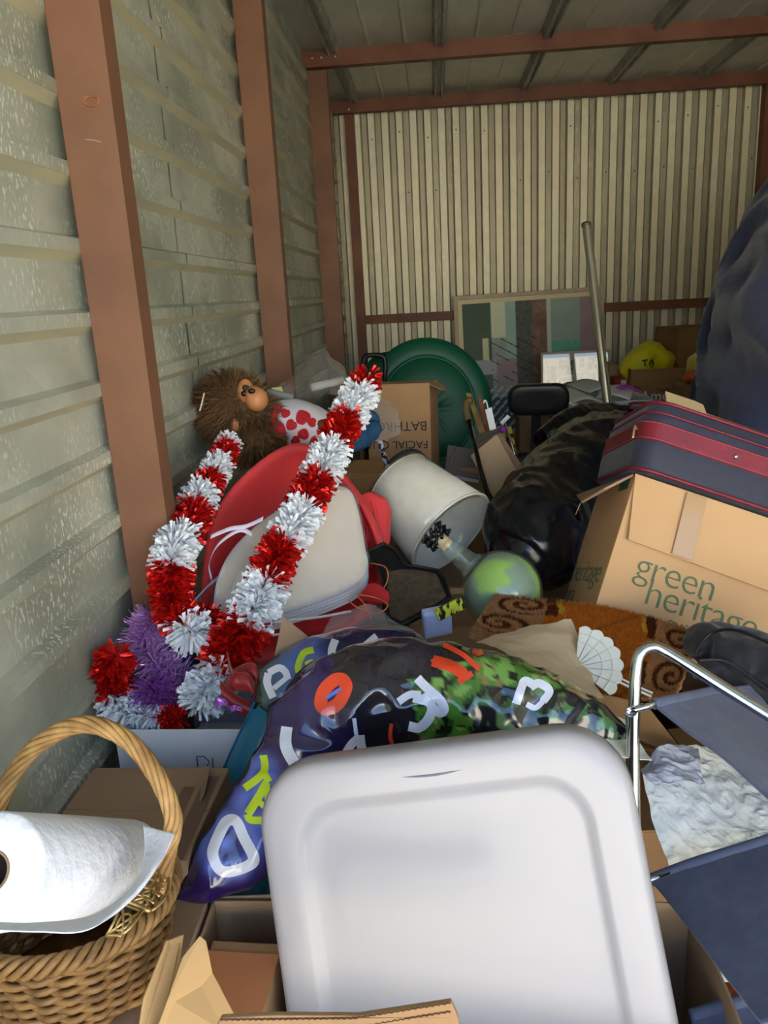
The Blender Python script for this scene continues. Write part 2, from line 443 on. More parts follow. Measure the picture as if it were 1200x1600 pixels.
def flap_slab(mb, e, u, n, up, w, L, ang, t=0.004, taper=0.0):
    d = up * math.cos(ang) + n * math.sin(ang); q = n * math.cos(ang) - up * math.sin(ang)
    a = w / 2; b = a - taper
    vs = [e - u * a, e + u * a, e + u * b + d * L, e - u * b + d * L]
    vs = vs + [v - q * t for v in vs]
    mb.add(vs, [(0, 1, 2, 3), (7, 6, 5, 4), (0, 4, 5, 1), (1, 5, 6, 2), (2, 6, 7, 3), (3, 7, 4, 0)])

def carton(name, label, M, dims, m, flaps=(), tape=True, closed=True, group=None, cat='box', t=0.004):
    """cardboard box; M puts the base centre; flaps: (side, angle from upright outwards in degrees, length)"""
    w, d, h = dims
    o = thing(name, label, cat, M=M, group=group)
    mb = MB()
    mb.box((-w / 2, -d / 2, 0), (w / 2, -d / 2 + t, h), M); mb.box((-w / 2, d / 2 - t, 0), (w / 2, d / 2, h), M)
    mb.box((-w / 2, -d / 2 + t, 0), (-w / 2 + t, d / 2 - t, h), M); mb.box((w / 2 - t, -d / 2 + t, 0), (w / 2, d / 2 - t, h), M)
    mb.box((-w / 2 + t, -d / 2 + t, 0), (w / 2 - t, d / 2 - t, t), M)
    mb.build('body', m, o, bevel=0.0012)
    R3 = M.to_3x3(); ux = R3 @ Vector((1, 0, 0)); uy = R3 @ Vector((0, 1, 0)); uz = R3 @ Vector((0, 0, 1))
    if closed:
        for s in (-1, 1):
            MB().box((-w / 2, min(0, s * d / 2) + (0.0008 if s > 0 else 0), h), (w / 2, max(0, s * d / 2) - (0.0008 if s < 0 else 0), h + t), M).build('flap', m, o, bevel=0.001)
        if tape:
            MB().box((-w / 2 - .001, -.024, h + t), (w / 2 + .001, .024, h + t + .0006), M).build('tape', M_tape, o)
    for side, ang, L in flaps:
        n = {'f': -uy, 'b': uy, 'l': -ux, 'r': ux}[side]; u = ux if side in 'fb' else uy
        ew = w if side in 'fb' else d; off = d / 2 if side in 'fb' else w / 2
        e = M @ Vector((0, 0, h)) + n * off
        fb = MB(); flap_slab(fb, e, u, n, uz, ew - .004, L, R(ang), t, taper=0.006)
        f = fb.build('flap', m, o, bevel=0.001)
        # dark corrugated edge along the free side
        dd = uz * math.cos(R(ang)) + n * math.sin(R(ang)); q = n * math.cos(R(ang)) - uz * math.sin(R(ang))
        eb = MB(); eb.tube([e + dd * (L + .0002) - q * t * .5 + u * ((ew - .02) * (k / 30 - .5)) + q * (0.0009 if k % 2 else -0.0009) for k in range(31)], .0011, 4)
        eb.build('corrugated_edge', M_edge, f)
    return o

# ------------------------------------------------------------------ white tote lid
def rrect(w, h, r, n=8):
    pts = []
    for cx, cy, a0 in ((w / 2 - r, h / 2 - r, 0), (-w / 2 + r, h / 2 - r, 90), (-w / 2 + r, -h / 2 + r, 180), (w / 2 - r, -h / 2 + r, 270)):
        for k in range(n + 1):
            a = R(a0 + 90 * k / n); pts.append((cx + r * math.cos(a), cy + r * math.sin(a)))
    return pts
def build_lid():
    M = TR((0.0, 0.82, 0.693), (-20.8, -9.7, -3.5)) @ TR((0, 0, -0.105), (90, 0, 0))
    o = thing('tote_lid', 'large white plastic storage tote lid standing up in the open carton', 'lid', M=M)
    W, H = 0.485, 0.625
    mb = MB(); rows = []
    # from the skirt's lower edge round the rolled rim, over the border and down into the recessed panel
    for (ins, z, r) in ((-.002, -.030, .085), (0.0, -.022, .085), (0.0, -.006, .085), (.004, .004, .083), (.010, .0085, .080), (.020, .0098, .076), (.048, .0100, .064), (.052, .0094, .062), (.058, .005, .058), (.062, .0026, .056), (.068, .0019, .053), (.085, .0017, .048), (.12, .0016, .04), (.2, .0015, .02)):
        rows.append([(x, y, z) for x, y in rrect(W - 2 * ins, H - 2 * ins, max(r, .012), 10)])
    mb.grid(rows, closed_u=True, M=M)
    n = len(rows[0]); base = len(mb.v) - n
    mb.f.append(tuple(base + k for k in range(n))); mb.mi.append(0)
    mb.build('lid_panel', M_white_pl, o, smooth=True, solid=0.0024)
    # moulded grip slot near the top edge
    g = MB(); g.tube([M @ Vector((-.055 + .0055 * k, H / 2 - .030 - .004 * math.sin(math.pi * k / 20), .0102)) for k in range(21)], [.0002 + .0017 * math.sin(math.pi * k / 20) for k in range(21)], 6)
    g.build('grip_slot', mat('grey_slot', (112, 112, 126), 0.5), o, smooth=True)
    return o
build_lid()

# ------------------------------------------------------------------ open carton the lid stands in
o = carton('open_carton', 'open brown carton with raised flaps holding the white lid', TR((-0.0125, 0.765, 0.0), (0, 0, 0)), (0.695, 0.37, 0.595), M_card2,
           flaps=(), closed=False)
# hand-placed flaps: rear, left (two torn layers), front
def sheet(name, pts, m, parent=None, t=0.004, edge=True, bend=0.0, label=None):
    """a stiff sheet through corner points (list of Vectors, planar-ish polygon), with thickness"""
    c = sum(pts, Vector()) / len(pts)
    n = Vector()
    for i in range(len(pts)): n += (pts[i] - c).cross(pts[(i + 1) % len(pts)] - c)
    n.normalize()
    mb = MB(); k = len(pts)
    vs = list(pts) + [p + n * t for p in pts]
    mb.add(vs, [tuple(range(k - 1, -1, -1)), tuple(range(k, 2 * k))] + [(i, (i + 1) % k, k + (i + 1) % k, k + i) for i in range(k)])
    ob = mb.build(name, m, parent, bevel=min(0.0012, t * .3), label=label)
    return ob
def A(*q): return at(q[0], q[1], Y=q[2])
sheet('flap', [A(276, 1418, .955), A(322, 1403, .955), A(440, 1398, .955), A(440, 1500, .95), A(285, 1490, .95)], M_card2, o)
sheet('inner_flap', [A(333, 1430, .945), A(347, 1420, .945), A(440, 1412, .945), A(440, 1495, .938), A(336, 1497, .938)], M_card2, o)
sheet('flap', [A(214, 1640, .66), A(226, 1560, .69), A(262, 1470, .74), A(288, 1460, .755), A(282, 1500, .75), A(250, 1640, .67)], M_card3, o, label='golden torn carton flap')
sheet('flap', [A(232, 1640, .655), A(262, 1560, .685), A(285, 1495, .715), A(312, 1462, .73), A(322, 1470, .73), A(332, 1520, .715), A(395, 1640, .66)], M_card3, o, label='golden torn carton flap')
f = sheet('flap', [A(318, 1640, .585), A(345, 1591, .59), A(430, 1587, .59), A(560, 1588, .59), A(705, 1566, .59), A(716, 1590, .588), A(722, 1640, .585)], M_card, o, t=.006)
for dy in (3.5, 17):
    MB().tube([A(345 + k * 4.6, 1591 + dy - (0 if k < 45 else (k - 45) * .68) - (k * .05), .5885 - (0.0005 if dy > 5 else 0)) + Vector((0, 0, .0012 if k % 2 else 0)) for k in range(79)], .0007, 4).build('corrugated_edge', M_edge, f)
# small cartons packed inside it
M_in = TR((-0.245, 0.80, 0.44), (0, 0, -3))
i1 = thing('inner_carton', 'small brown carton with shiny orange tape packed inside the open carton', 'box', M=M_in)
MB().box((-.098, -.075, 0), (.002, .07, .155), M_in).build('body', M_card, i1, bevel=.003)
MB().box((-.0985, -.0765, .10), (.0025, -.0752, .157), M_in).build('tape', M_tapeo, i1)
MB().box((-.0985, -.0765, .155), (.0025, .05, .1562), M_in).build('tape', M_tapeo, i1)
M_in2 = TR((-0.175, 0.888, 0.012), (0, 0, -2))
i2 = thing('taped_carton', 'brown carton with clear tape squeezed beside the orange-taped one', 'box', M=M_in2)
MB().box((-.05, -.042, 0), (.055, .045, .585), M_in2).build('body', M_card2, i2, bevel=.003)
MB().box((-.0505, -.043, .54), (.0555, -.0423, .586), M_in2).build('tape', M_tape, i2)
M_lo = TR((-0.16, .745, .012))
i3 = thing('filler_carton', 'plain carton at the bottom of the open carton under the taped ones', 'box', M=M_lo)
MB().box((-.19, -.12, 0), (-.065, .10, .425), M_lo).build('body', M_card2, i3, bevel=.003)

# ------------------------------------------------------------------ torn carton under the basket, flat-topped carton behind it
tc_ = carton('torn_carton', 'brown carton with a torn open side under the wicker basket', TR((-0.49, 0.79, 0), (0, 0, 0)), (0.25, 0.30, 0.60), M_card2, tape=False)
# ragged rip on the side with the shade of its hole painted as a dark patch
hole = MB(); hp = []
for k in range(16):
    a = 2 * math.pi * k / 16; rr = .050 * (1 + .35 * noise.noise(Vector((k * 1.7, 2, 0))))
    hp.append(Vector((-0.3646, .685 + rr * .9 * math.cos(a), .50 + rr * 1.2 * math.sin(a))))
hole.add(hp, [tuple(range(16))]); hole.build('rip', mat('inside_shade', (26, 22, 20), 0.95), tc_)
for k, (y, z, dx) in enumerate(((.66, .545, .03), (.70, .45, .022), (.735, .52, .018), (.65, .47, .026))):
    sheet('torn_scrap', [Vector((-.3644, y, z)), Vector((-.364 + dx, y - .01, z + .02)), Vector((-.364 + dx * .8, y + .014, z + .045)), Vector((-.3644, y + .02, z + .03))], M_card2, tc_, t=.002)
bx = carton('flat_carton', 'closed brown carton with a strip of torn tape behind the basket', TR((-0.515, 1.075, 0), (0, 0, -1)), (0.245, 0.235, 0.655), M_card2, tape=False)
for (x0, x1, y0, y1) in ((.045, .066, -.118, .06), (.075, .10, -.118, .09)):
    MB().box((-.5 + x0, 1.075 + y0, .6592), (-.5 + x1, 1.075 + y1, .6598)).build('tape', mat('brown_tape', (118, 92, 74), 0.45), bx)
# its open side flap leaning off to the right
sheet('side_flap', [at(306, 1200, Y=1.19), at(327, 1196, Y=1.17), at(316, 1240, Y=1.10), at(292, 1290, Y=1.08)], M_card2, bx, t=.004)

# ------------------------------------------------------------------ wicker basket
def build_basket():
    cx, cy, zb, zr = -0.492, 0.80, 0.612, 0.735
    rx, ry = 0.134, 0.118
    o = thing('wicker_basket', 'oval wicker basket with a tall twisted handle and gold filigree corner', 'basket', (cx, cy, zb))
    NS = 26
    def ell(a, f, z, extra=0.0): return Vector((cx + (rx * f + extra) * math.cos(a), cy + (ry * f + extra) * math.sin(a), z))
    def fz(z): return 0.76 + 0.22 * ((z - zb) / (zr - zb))
    for k in range(NS):
        a = 2 * math.pi * (k + .5) / NS
        MB().tube([ell(a, fz(z), z) for z in (zb, zb + .04, zb + .08, zr - .004)], .0034, 6).build('stake', M_wick, o, smooth=True)
    nrow = 13
    for i in range(nrow):
        z = zb + .006 + (zr - zb - .022) * i / (nrow - 1)
        pts = []
        for k in range(NS * 5):
            a = 2 * math.pi * k / (NS * 5)
            pts.append(ell(a, fz(z), z + .0015 * noise.noise(Vector((a * 4, i * 3.1, 0))), .0052 * math.cos(NS / 2 * a + (math.pi if i % 2 else 0))))
        MB().tube(pts, .0046, 6, True).build('weaver', M_wick, o, smooth=True)
    for s in range(4):        # plaited rim
        pts = []
        for k in range(190):
            a = 2 * math.pi * k / 190; ph = a * 14 + s * math.pi / 2
            pts.append(ell(a, fz(zr), zr + .0085 * math.sin(ph) + .004, .009 * math.cos(ph)))
        MB().tube(pts, .0048, 6, True).build('rim_strand', M_wick, o, smooth=True)
    MB().lathe([(0, zb - .003), (.098, zb - .003), (.1, zb + .002), (0, zb + .002)], 40, Matrix.Translation((cx, cy, 0)) @ Matrix.Diagonal((1, ry / rx, 1, 1))).build('base', M_wick, o, smooth=True)
    # twisted handle
    path = curve([at(250, 1392, Y=.765), at(262, 1330, Y=.785), at(270, 1275, Y=.80), at(240, 1205, Y=.82), at(190, 1150, Y=.835), at(125, 1132, Y=.84), at(58, 1165, Y=.84), at(12, 1225, Y=.83), at(-12, 1300, Y=.82), at(-16, 1370, Y=.80)], 90)
    for s in range(7):
        pts = []
        for k, p in enumerate(path):
            t = (path[min(k + 1, 89)] - path[max(k - 1, 0)]).normalized(); u = Vector((0, 1, 0)); w = t.cross(u).normalized(); u = w.cross(t)
            ph = k * .22 + s * 2 * math.pi / 7
            pts.append(p + (u * math.cos(ph) + w * math.sin(ph)) * .0075)
        MB().tube(pts, .0041, 6).build('handle_strand', M_wick2, o, smooth=True)
    # gold filigree bracket wrapped over the rim where the handle lands
    P0, P1, P2, P3 = at(238, 1338, Y=.795), at(263, 1362, Y=.785), at(236, 1424, Y=.71), at(192, 1404, Y=.715)
    def br(u, v): return (P0 * (1 - u) + P1 * u) * (1 - v) + (P3 * (1 - u) + P2 * u) * v + Vector((.012, -.012, .006)) * (4 * v * (1 - v))
    fl = MB()
    def strip(pts, r=.0017): fl.tube([br(u, v) for u, v in pts], r, 6)
    strip([(0, v / 10) for v in range(11)], .0022); strip([(1, v / 10) for v in range(11)], .0022); strip([(u / 6, 0) for u in range(7)], .003); strip([(u / 6, 1) for u in range(7)], .0034)
    for j in range(5):
        v0 = .1 + .19 * j
        for s in (-1, 1):
            strip([(.5 + s * (.05 + .36 * t / 12) * math.sin(t * .33 + .2), v0 + .12 * math.sin(t * .45) * (1 - t / 24)) for t in range(13)], .0019)
        strip([(.5, v0 - .05), (.5, v0 + .1)], .0022)
    fl.build('filigree_bracket', M_gold, o, smooth=True)
    f2 = MB()
    Q0, Q1, Q2, Q3 = at(190, 1412, Y=.712), at(222, 1424, Y=.705), at(190, 1462, Y=.675), at(166, 1462, Y=.68)
    def b2(u, v): return (Q0 * (1 - u) + Q1 * u) * (1 - v) + (Q3 * (1 - u) + Q2 * u) * v + Vector((.004, -.006, .004)) * (4 * v * (1 - v))
    for seg in ([(0, v / 6) for v in range(7)], [(1, v / 6) for v in range(7)], [(u / 4, 0) for u in range(5)], [(u / 4, 1) for u in range(5)], [(u / 6, u / 6) for u in range(7)], [(1 - u / 6, u / 6) for u in range(7)],
                [(.5 + .3 * math.cos(t * .52), .5 + .3 * math.sin(t * .52)) for t in range(13)]):
        f2.tube([b2(u, v) for u, v in seg], .0016, 6)
    f2.build('filigree_tail', M_gold, o, smooth=True)
build_basket()

# ------------------------------------------------------------------ paper towel roll
def build_roll():
    a = at(-14, 1362, Y=.655); b = at(196, 1352, Y=.885)
    ax = (b - a).normalized(); M = frame3(a, ax, Vector((0, 0, 1)))   # X along the roll
    M = M @ Matrix(((0, 0, 1, 0), (1, 0, 0, 0), (0, 1, 0, 0), (0, 0, 0, 1)))  # local z -> roll axis
    L = (b - a).length; r = .059
    o = thing('paper_towel_roll', 'white paper towel roll lying in the wicker basket', 'paper towels', M=M)
    MB().lathe([(.021, 0), (.04, -.0012), (r - .002, -.0005), (r, .004), (r + .0006, L * .5), (r, L - .004), (r - .002, L), (.021, L), (.021, 0)], 56, M).build('towel_roll', M_towel, o, smooth=True)
    MB().lathe([(.0205, -.001), (.0205, L), (.0185, L), (.0185, -.001), (.0205, -.001)], 32, M).build('core_tube', M_card2, o, smooth=True)
    MB().lathe([(0, .02), (.0186, .02)], 24, M).build('core_shade', mat('inside_shade', (26, 22, 20), .95), o)
    # loose sheet falling off the roll over the front of the basket and curling up at the handle
    C = [[at(-30, 1440, Y=.60), at(60, 1442, Y=.60), at(150, 1428, Y=.635), at(212, 1380, Y=.70), at(226, 1330, Y=.76), at(224, 1290, Y=.80)],
         [at(-30, 1448, Y=.59), at(60, 1450, Y=.59), at(150, 1440, Y=.62), at(216, 1388, Y=.69), at(246, 1335, Y=.75), at(250, 1297, Y=.79)],
         [at(-30, 1452, Y=.585), at(60, 1456, Y=.583), at(140, 1452, Y=.605), at(210, 1402, Y=.68), at(252, 1346, Y=.74), at(273, 1303, Y=.78)]]
    MB().grid(net(C, 14, 60)).build('loose_sheet', M_towel, o, smooth=True, solid=.0012)
build_roll()
# ------------------------------------------------------------------ white carton with the tinsel garlands
M_red_foil = mat('red_foil', (222, 36, 28), 0.26, 0.65, spec=0.6)
M_white_foil = mat('white_film_strip', (236, 240, 244), 0.32, spec=0.6)
M_purple = mat('purple_tinsel', (214, 164, 224), 0.2, 0.4)
M_purple2 = mat('violet_tinsel', (172, 100, 192), 0.2, 0.4)
M_teal_t = mat('teal_tinsel', (50, 110, 120), 0.2, 0.5)
def strand(name, label, stations, group, density=1.0, cat='garland'):
    """stations: (px, py, Y, radius, colour) - one pompom-like section each; colour r/w/p/v/t"""
    P = [at(s[0], s[1], Y=s[2]) for s in stations]
    base = min(P, key=lambda p: p.z)
    o = thing(name, label, cat, base, group=group)
    cp = curve(P, (len(P) - 1) * 10 + 1)
    MB().tube(cp, .0022, 5).build('core_string', {'r': M_red_foil, 'w': M_red_foil, 'p': M_purple2, 'v': M_purple2, 't': M_teal_t}[stations[0][4]], o)
    for i, s in enumerate(stations):
        r = s[3]; mb = MB()
        c0 = max(0, i * 10 - 5); c1 = min(len(cp) - 1, i * 10 + 5)
        seg = cp[c0:c1 + 1]
        fine = s[4] in 'pvt'
        L = sum((seg[k + 1] - seg[k]).length for k in range(len(seg) - 1))
        n = int((420 if fine else 460) * density * max(.6, min(2.2, L / .08)))
        for k in range(n):
            t = rng.random() * (len(seg) - 1); ia = min(int(t), len(seg) - 2); q = seg[ia].lerp(seg[ia + 1], t - ia)
            tg = (seg[ia + 1] - seg[ia]).normalized()
            d = Vector((rng.gauss(0, 1), rng.gauss(0, 1), rng.gauss(0, 1))); d -= tg * d.dot(tg) * .75; d.normalize()
            ln = r * rng.uniform(.72, 1.1); w = (0.0009 if fine else rng.uniform(.0024, .0042)) * r / .045
            sd = d.cross(Vector((rng.gauss(0, 1), rng.gauss(0, 1), rng.gauss(0, 1)))).normalized()
            b = d.cross(sd) * ln * rng.uniform(-.35, .35) + Vector((0, 0, -.08 * ln))
            a0 = q + d * ln * .15; a1 = q + d * ln * .62 + b * .35; a2 = q + d * ln + b
            tw = sd.lerp(d.cross(sd), rng.uniform(0, .7)).normalized()
            mb.add([a0 - sd * w * .6, a0 + sd * w * .6, a1 + sd * w, a1 - sd * w, a2 + tw * w, a2 - tw * w], [(0, 1, 2, 3), (3, 2, 4, 5)])
        nm, mm = {'r': ('red_section', M_red_foil), 'w': ('white_section', M_white_foil), 'p': ('lilac_section', M_purple), 'v': ('violet_section', M_purple2), 't': ('teal_section', M_teal_t)}[s[4]]
        mb.build(nm, mm, o)
    return o
G = 'tinsel garlands spilling from the white carton'
wbx = carton('white_carton', 'white carton with handwriting on it, full of tinsel garlands', TR((-0.452, 1.425, 0.0), (0, 0, -1)), (0.37, 0.27, 0.675), M_cardw, closed=False, tape=False)
MB().box((-.1, -.1, 0), (.1, .1, .005), TR((-.45, 1.42, .55))).build('inner_divider', M_cardw, wbx)
yf = 1.2885
def scrawl(pts, w=.0009):
    MB().tube([at(x, y, Y=yf) for x, y in pts], w, 5).build('handwriting', M_ink, wbx)
scrawl([(309, 1198), (307, 1182), (318, 1182), (327, 1190), (322, 1199), (312, 1203)]); scrawl([(332, 1184), (334, 1220)]); scrawl([(345, 1204), (337, 1210), (340, 1219)])
scrawl([(356, 1212), (363, 1209), (366, 1217), (360, 1223), (355, 1218), (356, 1212)]); scrawl([(368, 1192), (376, 1215)]); scrawl([(378, 1194), (366, 1216)])
scrawl([(320, 1229), (326, 1233), (321, 1241), (327, 1248), (322, 1258)])
strand('tinsel_garland', 'red and white tinsel garland running up beside the metal post', [
    (358, 690, 2.02, .035, 'w'), (350, 708, 1.95, .036, 'r'), (338, 732, 1.87, .040, 'w'), (324, 757, 1.79, .040, 'r'), (310, 777, 1.72, .044, 'w'), (298, 814, 1.63, .045, 'r'),
    (272, 856, 1.50, .047, 'w'), (267, 905, 1.46, .047, 'r'), (272, 948, 1.44, .046, 'r'), (299, 988, 1.41, .046, 'w'), (325, 962, 1.47, .036, 'r')], G)
strand('tinsel_garland', 'long red and white tinsel garland draped across the red sled', [
    (574, 588, 2.06, .044, 'r'), (552, 634, 1.98, .050, 'w'), (530, 672, 1.90, .048, 'r'), (508, 722, 1.80, .050, 'w'), (485, 770, 1.71, .048, 'r'), (460, 820, 1.61, .049, 'w'),
    (430, 875, 1.53, .048, 'r'), (402, 940, 1.46, .052, 'w'), (366, 1005, 1.41, .054, 'r'), (326, 1072, 1.36, .050, 'w'), (312, 1098, 1.345, .040, 'w')], G)
strand('tinsel_garland', 'short red and white tinsel garland hanging over the carton corner by the wall', [
    (180, 1025, 1.36, .040, 'r'), (172, 1060, 1.36, .042, 'r'), (186, 1104, 1.35, .040, 'w'), (225, 1118, 1.34, .026, 'w'), (280, 1124, 1.335, .030, 'r')], G)
strand('purple_tinsel_garland', 'shiny purple tinsel garland bunched in the white carton', [
    (240, 965, 1.47, .046, 'p'), (222, 1000, 1.45, .050, 'p'), (250, 1045, 1.42, .050, 'p'), (285, 1062, 1.42, .050, 'p'), (255, 1090, 1.37, .048, 'v'), (235, 1070, 1.38, .05, 'v')], G, 1.5)
strand('teal_tinsel_garland', 'dark teal tinsel garland between the purple and the white tufts', [
    (290, 1020, 1.49, .045, 't'), (318, 1030, 1.48, .045, 't'), (335, 1045, 1.47, .03, 't')], G, 1.2)

# ------------------------------------------------------------------ red sled
M_redp = mat('red_plastic', (232, 76, 78), 0.38, spec=0.4, col2=(224, 68, 72), scale=4)
def ring_shell(name, rim, depthdir, prof, m, parent, n=96, solid=.004):
    """closed rim loop -> dished shell. prof: (scale toward centre, offset along depthdir)"""
    P = [Vector(p) for p in rim]; c = sum(P, Vector()) / len(P)
    loop = []
    for i in range(n):
        t = i * len(P) / n; k = int(t); u = t - k; N = len(P)
        p0, p1, p2, p3 = P[(k - 1) % N], P[k % N], P[(k + 1) % N], P[(k + 2) % N]
        loop.append(.5 * ((2 * p1) + (p2 - p0) * u + (2 * p0 - 5 * p1 + 4 * p2 - p3) * u * u + (3 * p1 - p0 - 3 * p2 + p3) * u ** 3))
    rows = [[c + (p - c) * s + depthdir * d for p in loop] for s, d in prof]
    mb = MB(); mb.grid(rows, closed_u=True)
    b = len(mb.v) - n; mb.f.append(tuple(b + k for k in range(n))); mb.mi.append(0)
    return mb.build(name, m, parent, smooth=True, solid=solid)
srim = [A(322, 960, 1.56), A(322, 890, 1.66), A(336, 815, 1.78), A(368, 762, 1.88), A(420, 716, 1.97), A(462, 698, 2.02), A(496, 708, 2.04), A(540, 752, 2.02), A(572, 800, 1.97), A(594, 860, 1.90),
        A(592, 915, 1.80), A(560, 962, 1.68), A(490, 1000, 1.56), A(410, 1026, 1.48), A(345, 1015, 1.49)]
sled = thing('plastic_sled', 'red plastic sled leaning up beside the tinsel, cushions in it', 'sled', A(450, 1000, 1.7))
ddir = (Vector((0.10, 0.86, -0.50))).normalized()
ring_shell('shell', srim, ddir, [(1.045, .035), (1.05, .012), (1.025, -.002), (.985, -.002), (.955, .02), (.90, .09), (.78, .13), (.5, .15), (.2, .155)], M_redp, sled)
# moulded runner end standing at the side
rn = MB(); Rr = [A(556, 775, 2.06), A(575, 768, 2.06), A(600, 780, 2.05), A(607, 800, 2.04), A(605, 845, 1.98), A(592, 890, 1.92), A(560, 890, 1.95), A(556, 830, 2.02)]
rn.add(Rr + [p + Vector((0.01, .03, -.005)) for p in Rr], [tuple(range(8)), tuple(range(15, 7, -1))] + [(i, (i + 1) % 8, 8 + (i + 1) % 8, 8 + i) for i in range(8)])
rn.build('runner', M_redp, sled, bevel=.010, seg=3, smooth=True)
for dx in (0, 13):
    MB().tube(curve([A(568 + dx, 785, 2.045), A(573 + dx, 800, 2.03), A(574 + dx, 840, 1.98), A(568 + dx, 885, 1.925)], 16), .0055, 8).build('moulded_rib', M_redp, sled, smooth=True)
# pull rope
M_rope = mat('white_rope', (228, 222, 214), .85)
MB().tube(curve([A(372, 985, 1.475), A(395, 975, 1.47), A(440, 970, 1.49), A(500, 964, 1.55), A(548, 955, 1.62)], 40), .0032, 6).build('rope', M_rope, sled, smooth=True)
MB().tube(curve([A(402, 994, 1.475), A(440, 990, 1.47), A(455, 975, 1.49), A(430, 972, 1.48), A(390, 980, 1.468)], 30), .0028, 6).build('rope', M_rope, sled, smooth=True)

# ------------------------------------------------------------------ cushions in clear wrap, lying in the sled
M_pad = mat('off_white_quilted_cotton', (246, 234, 218), .85, col2=(238, 226, 212), scale=10, bump=.35, bscale=16, bstretch=(1, 1, .4))
M_pade = mat('blue_white_binding', (216, 222, 234), .8)
cpl = (A(340, 968, 1.50), A(574, 895, 1.76), A(545, 768, 1.92))
cn = (cpl[1] - cpl[0]).cross(cpl[2] - cpl[0]).normalized()
if cn.y > 0: cn = -cn
def onpl(px, py, p0=cpl[0], n=cn):
    c = at(px, py, Y=1.0) - EYE
    return EYE + c * ((p0 - EYE).dot(n) / c.dot(n))
outl = [onpl(*q) for q in ((336, 940), (345, 895), (372, 850), (420, 808), (475, 776), (525, 760), (548, 768), (560, 800), (569, 850), (574, 880), (562, 908), (520, 930), (455, 952), (395, 970), (352, 972), (338, 960))]
cush = thing('cushion_stack', 'stack of off-white seat pads in clear plastic lying in the red sled', 'cushions', outl[14])
cc = sum(outl, Vector()) / len(outl)
def loopc(P, n):
    N = len(P); out = []
    for i in range(n):
        t = i * N / n; k = int(t); u = t - k
        p0, p1, p2, p3 = P[(k - 1) % N], P[k % N], P[(k + 1) % N], P[(k + 2) % N]
        out.append(.5 * ((2 * p1) + (p2 - p0) * u + (2 * p0 - 5 * p1 + 4 * p2 - p3) * u * u + (3 * p1 - p0 - 3 * p2 + p3) * u ** 3))
    return out
lp = loopc(outl, 80)
for k in range(5):
    th = .0085; off = -cn * (k * (th + .0012)); sh = Vector((.004, .002, -.004)) * k
    rows = []
    for s, z in ((.985, -th), (1.0, -th * .7), (1.004, -th * .5), (1.0, -th * .25), (.985, 0), (.9, .0025), (.6, .004), (.25, .0045)):
        rows.append([cc + (p - cc) * s + cn * z + off + sh for p in lp])
    mb = MB(); mb.grid(rows, closed_u=True); b = len(mb.v) - 80; mb.f.append(tuple(b + j for j in range(80))); mb.mi.append(0); mb.f.append(tuple(range(79, -1, -1))); mb.mi.append(0)
    pd = mb.build('pad', M_pad, cush, smooth=True)
    MB().tube([cc + (p - cc) * 1.002 + cn * (-th * .5) + off + sh for p in lp], .0026, 5, True).build('binding', M_pade, pd, smooth=True)
M_clear = film('clear_wrap', clear=.94, rough=.10)
rows = []
for s, z in ((1.03, -.05), (1.035, -.02), (1.02, .004), (.97, .011), (.7, .012), (.35, .011), (.1, .011)):
    rows.append([cc + (p - cc) * (s + .012 * noise.noise(p * 30)) + cn * (z + .0035 * ridged(p * s, 26)) for p in loopc(outl, 140)])
MB().grid(rows, closed_u=True).build('plastic_wrap', M_clear, cush, smooth=True)
fc = MB().grid(net([[A(330, 960, 1.49), A(352, 880, 1.60), A(390, 835, 1.70), A(445, 808, 1.80)], [A(345, 975, 1.48), A(372, 900, 1.585), A(410, 848, 1.69), A(460, 815, 1.79)]], 10, 40))
fc.v = [p + crumple(p, .008, 25) for p in fc.v]
fc.build('wrap_fold', film('crinkled_wrap', clear=.90, rough=.08), cush, smooth=True)
for path in ([(330, 838), (360, 826), (385, 822), (412, 810)], [(332, 905), (328, 880), (342, 850), (375, 828), (395, 835)], [(302, 942), (330, 912), (348, 898)]):
    q = [A(x, y, 1.62 if x > 325 else 1.55) for x, y in path]; cv = curve(q, 24)
    MB().grid([[p + Vector((0, 0, .0045)) for p in cv], [p - Vector((.002, .004, .0045)) for p in cv]]).build('ribbon', mat('white_ribbon', (226, 222, 240), .5), cush, smooth=True, solid=.0006)

# ------------------------------------------------------------------ printed bags
def sausage(stations, nu, nv, side=Vector((0, 1, 0)), amp=.0, sc=10, seed=0, ridge=.0, rsc=12, power=1.0):
    """stations: (px,py,Y,ra,rb): ra half-height across the spine as seen, rb half-depth. returns rows"""
    P = [at(s[0], s[1], Y=s[2]) for s in stations]; ra = [s[3] for s in stations]; rb = [s[4] for s in stations]
    rows = []
    for i in range(nu):
        t = i * (len(P) - 1) / (nu - 1); c = cr(P, t); a = max(.0015, cr(ra, t)); b = max(.0015, cr(rb, t))
        tg = (cr(P, min(t + .05, len(P) - 1)) - cr(P, max(t - .05, 0))).normalized()
        v = (c - EYE).normalized(); dep = (v - tg * v.dot(tg)).normalized(); up_ = dep.cross(tg).normalized()
        row = []
        for j in range(nv):
            an = 2 * math.pi * j / nv; ca, sa = math.cos(an), math.sin(an)
            ca = math.copysign(abs(ca) ** power, ca); sa = math.copysign(abs(sa) ** power, sa)
            d = up_ * ca * a + dep * sa * b; p = c + d; nrm = d.normalized()
            p = p + crumple(p, amp, sc, seed) + nrm * ridge * (ridged(p, rsc, seed) - .35)
            row.append(p)
        rows.append(row)
    return rows
def closed_loft(rows):
    mb = MB(); mb.grid(rows, closed_u=True); nv = len(rows[0]); nu = len(rows)
    mb.f.append(tuple(range(nv - 1, -1, -1))); mb.mi.append(0); mb.f.append(tuple((nu - 1) * nv + k for k in range(nv))); mb.mi.append(0)
    return mb
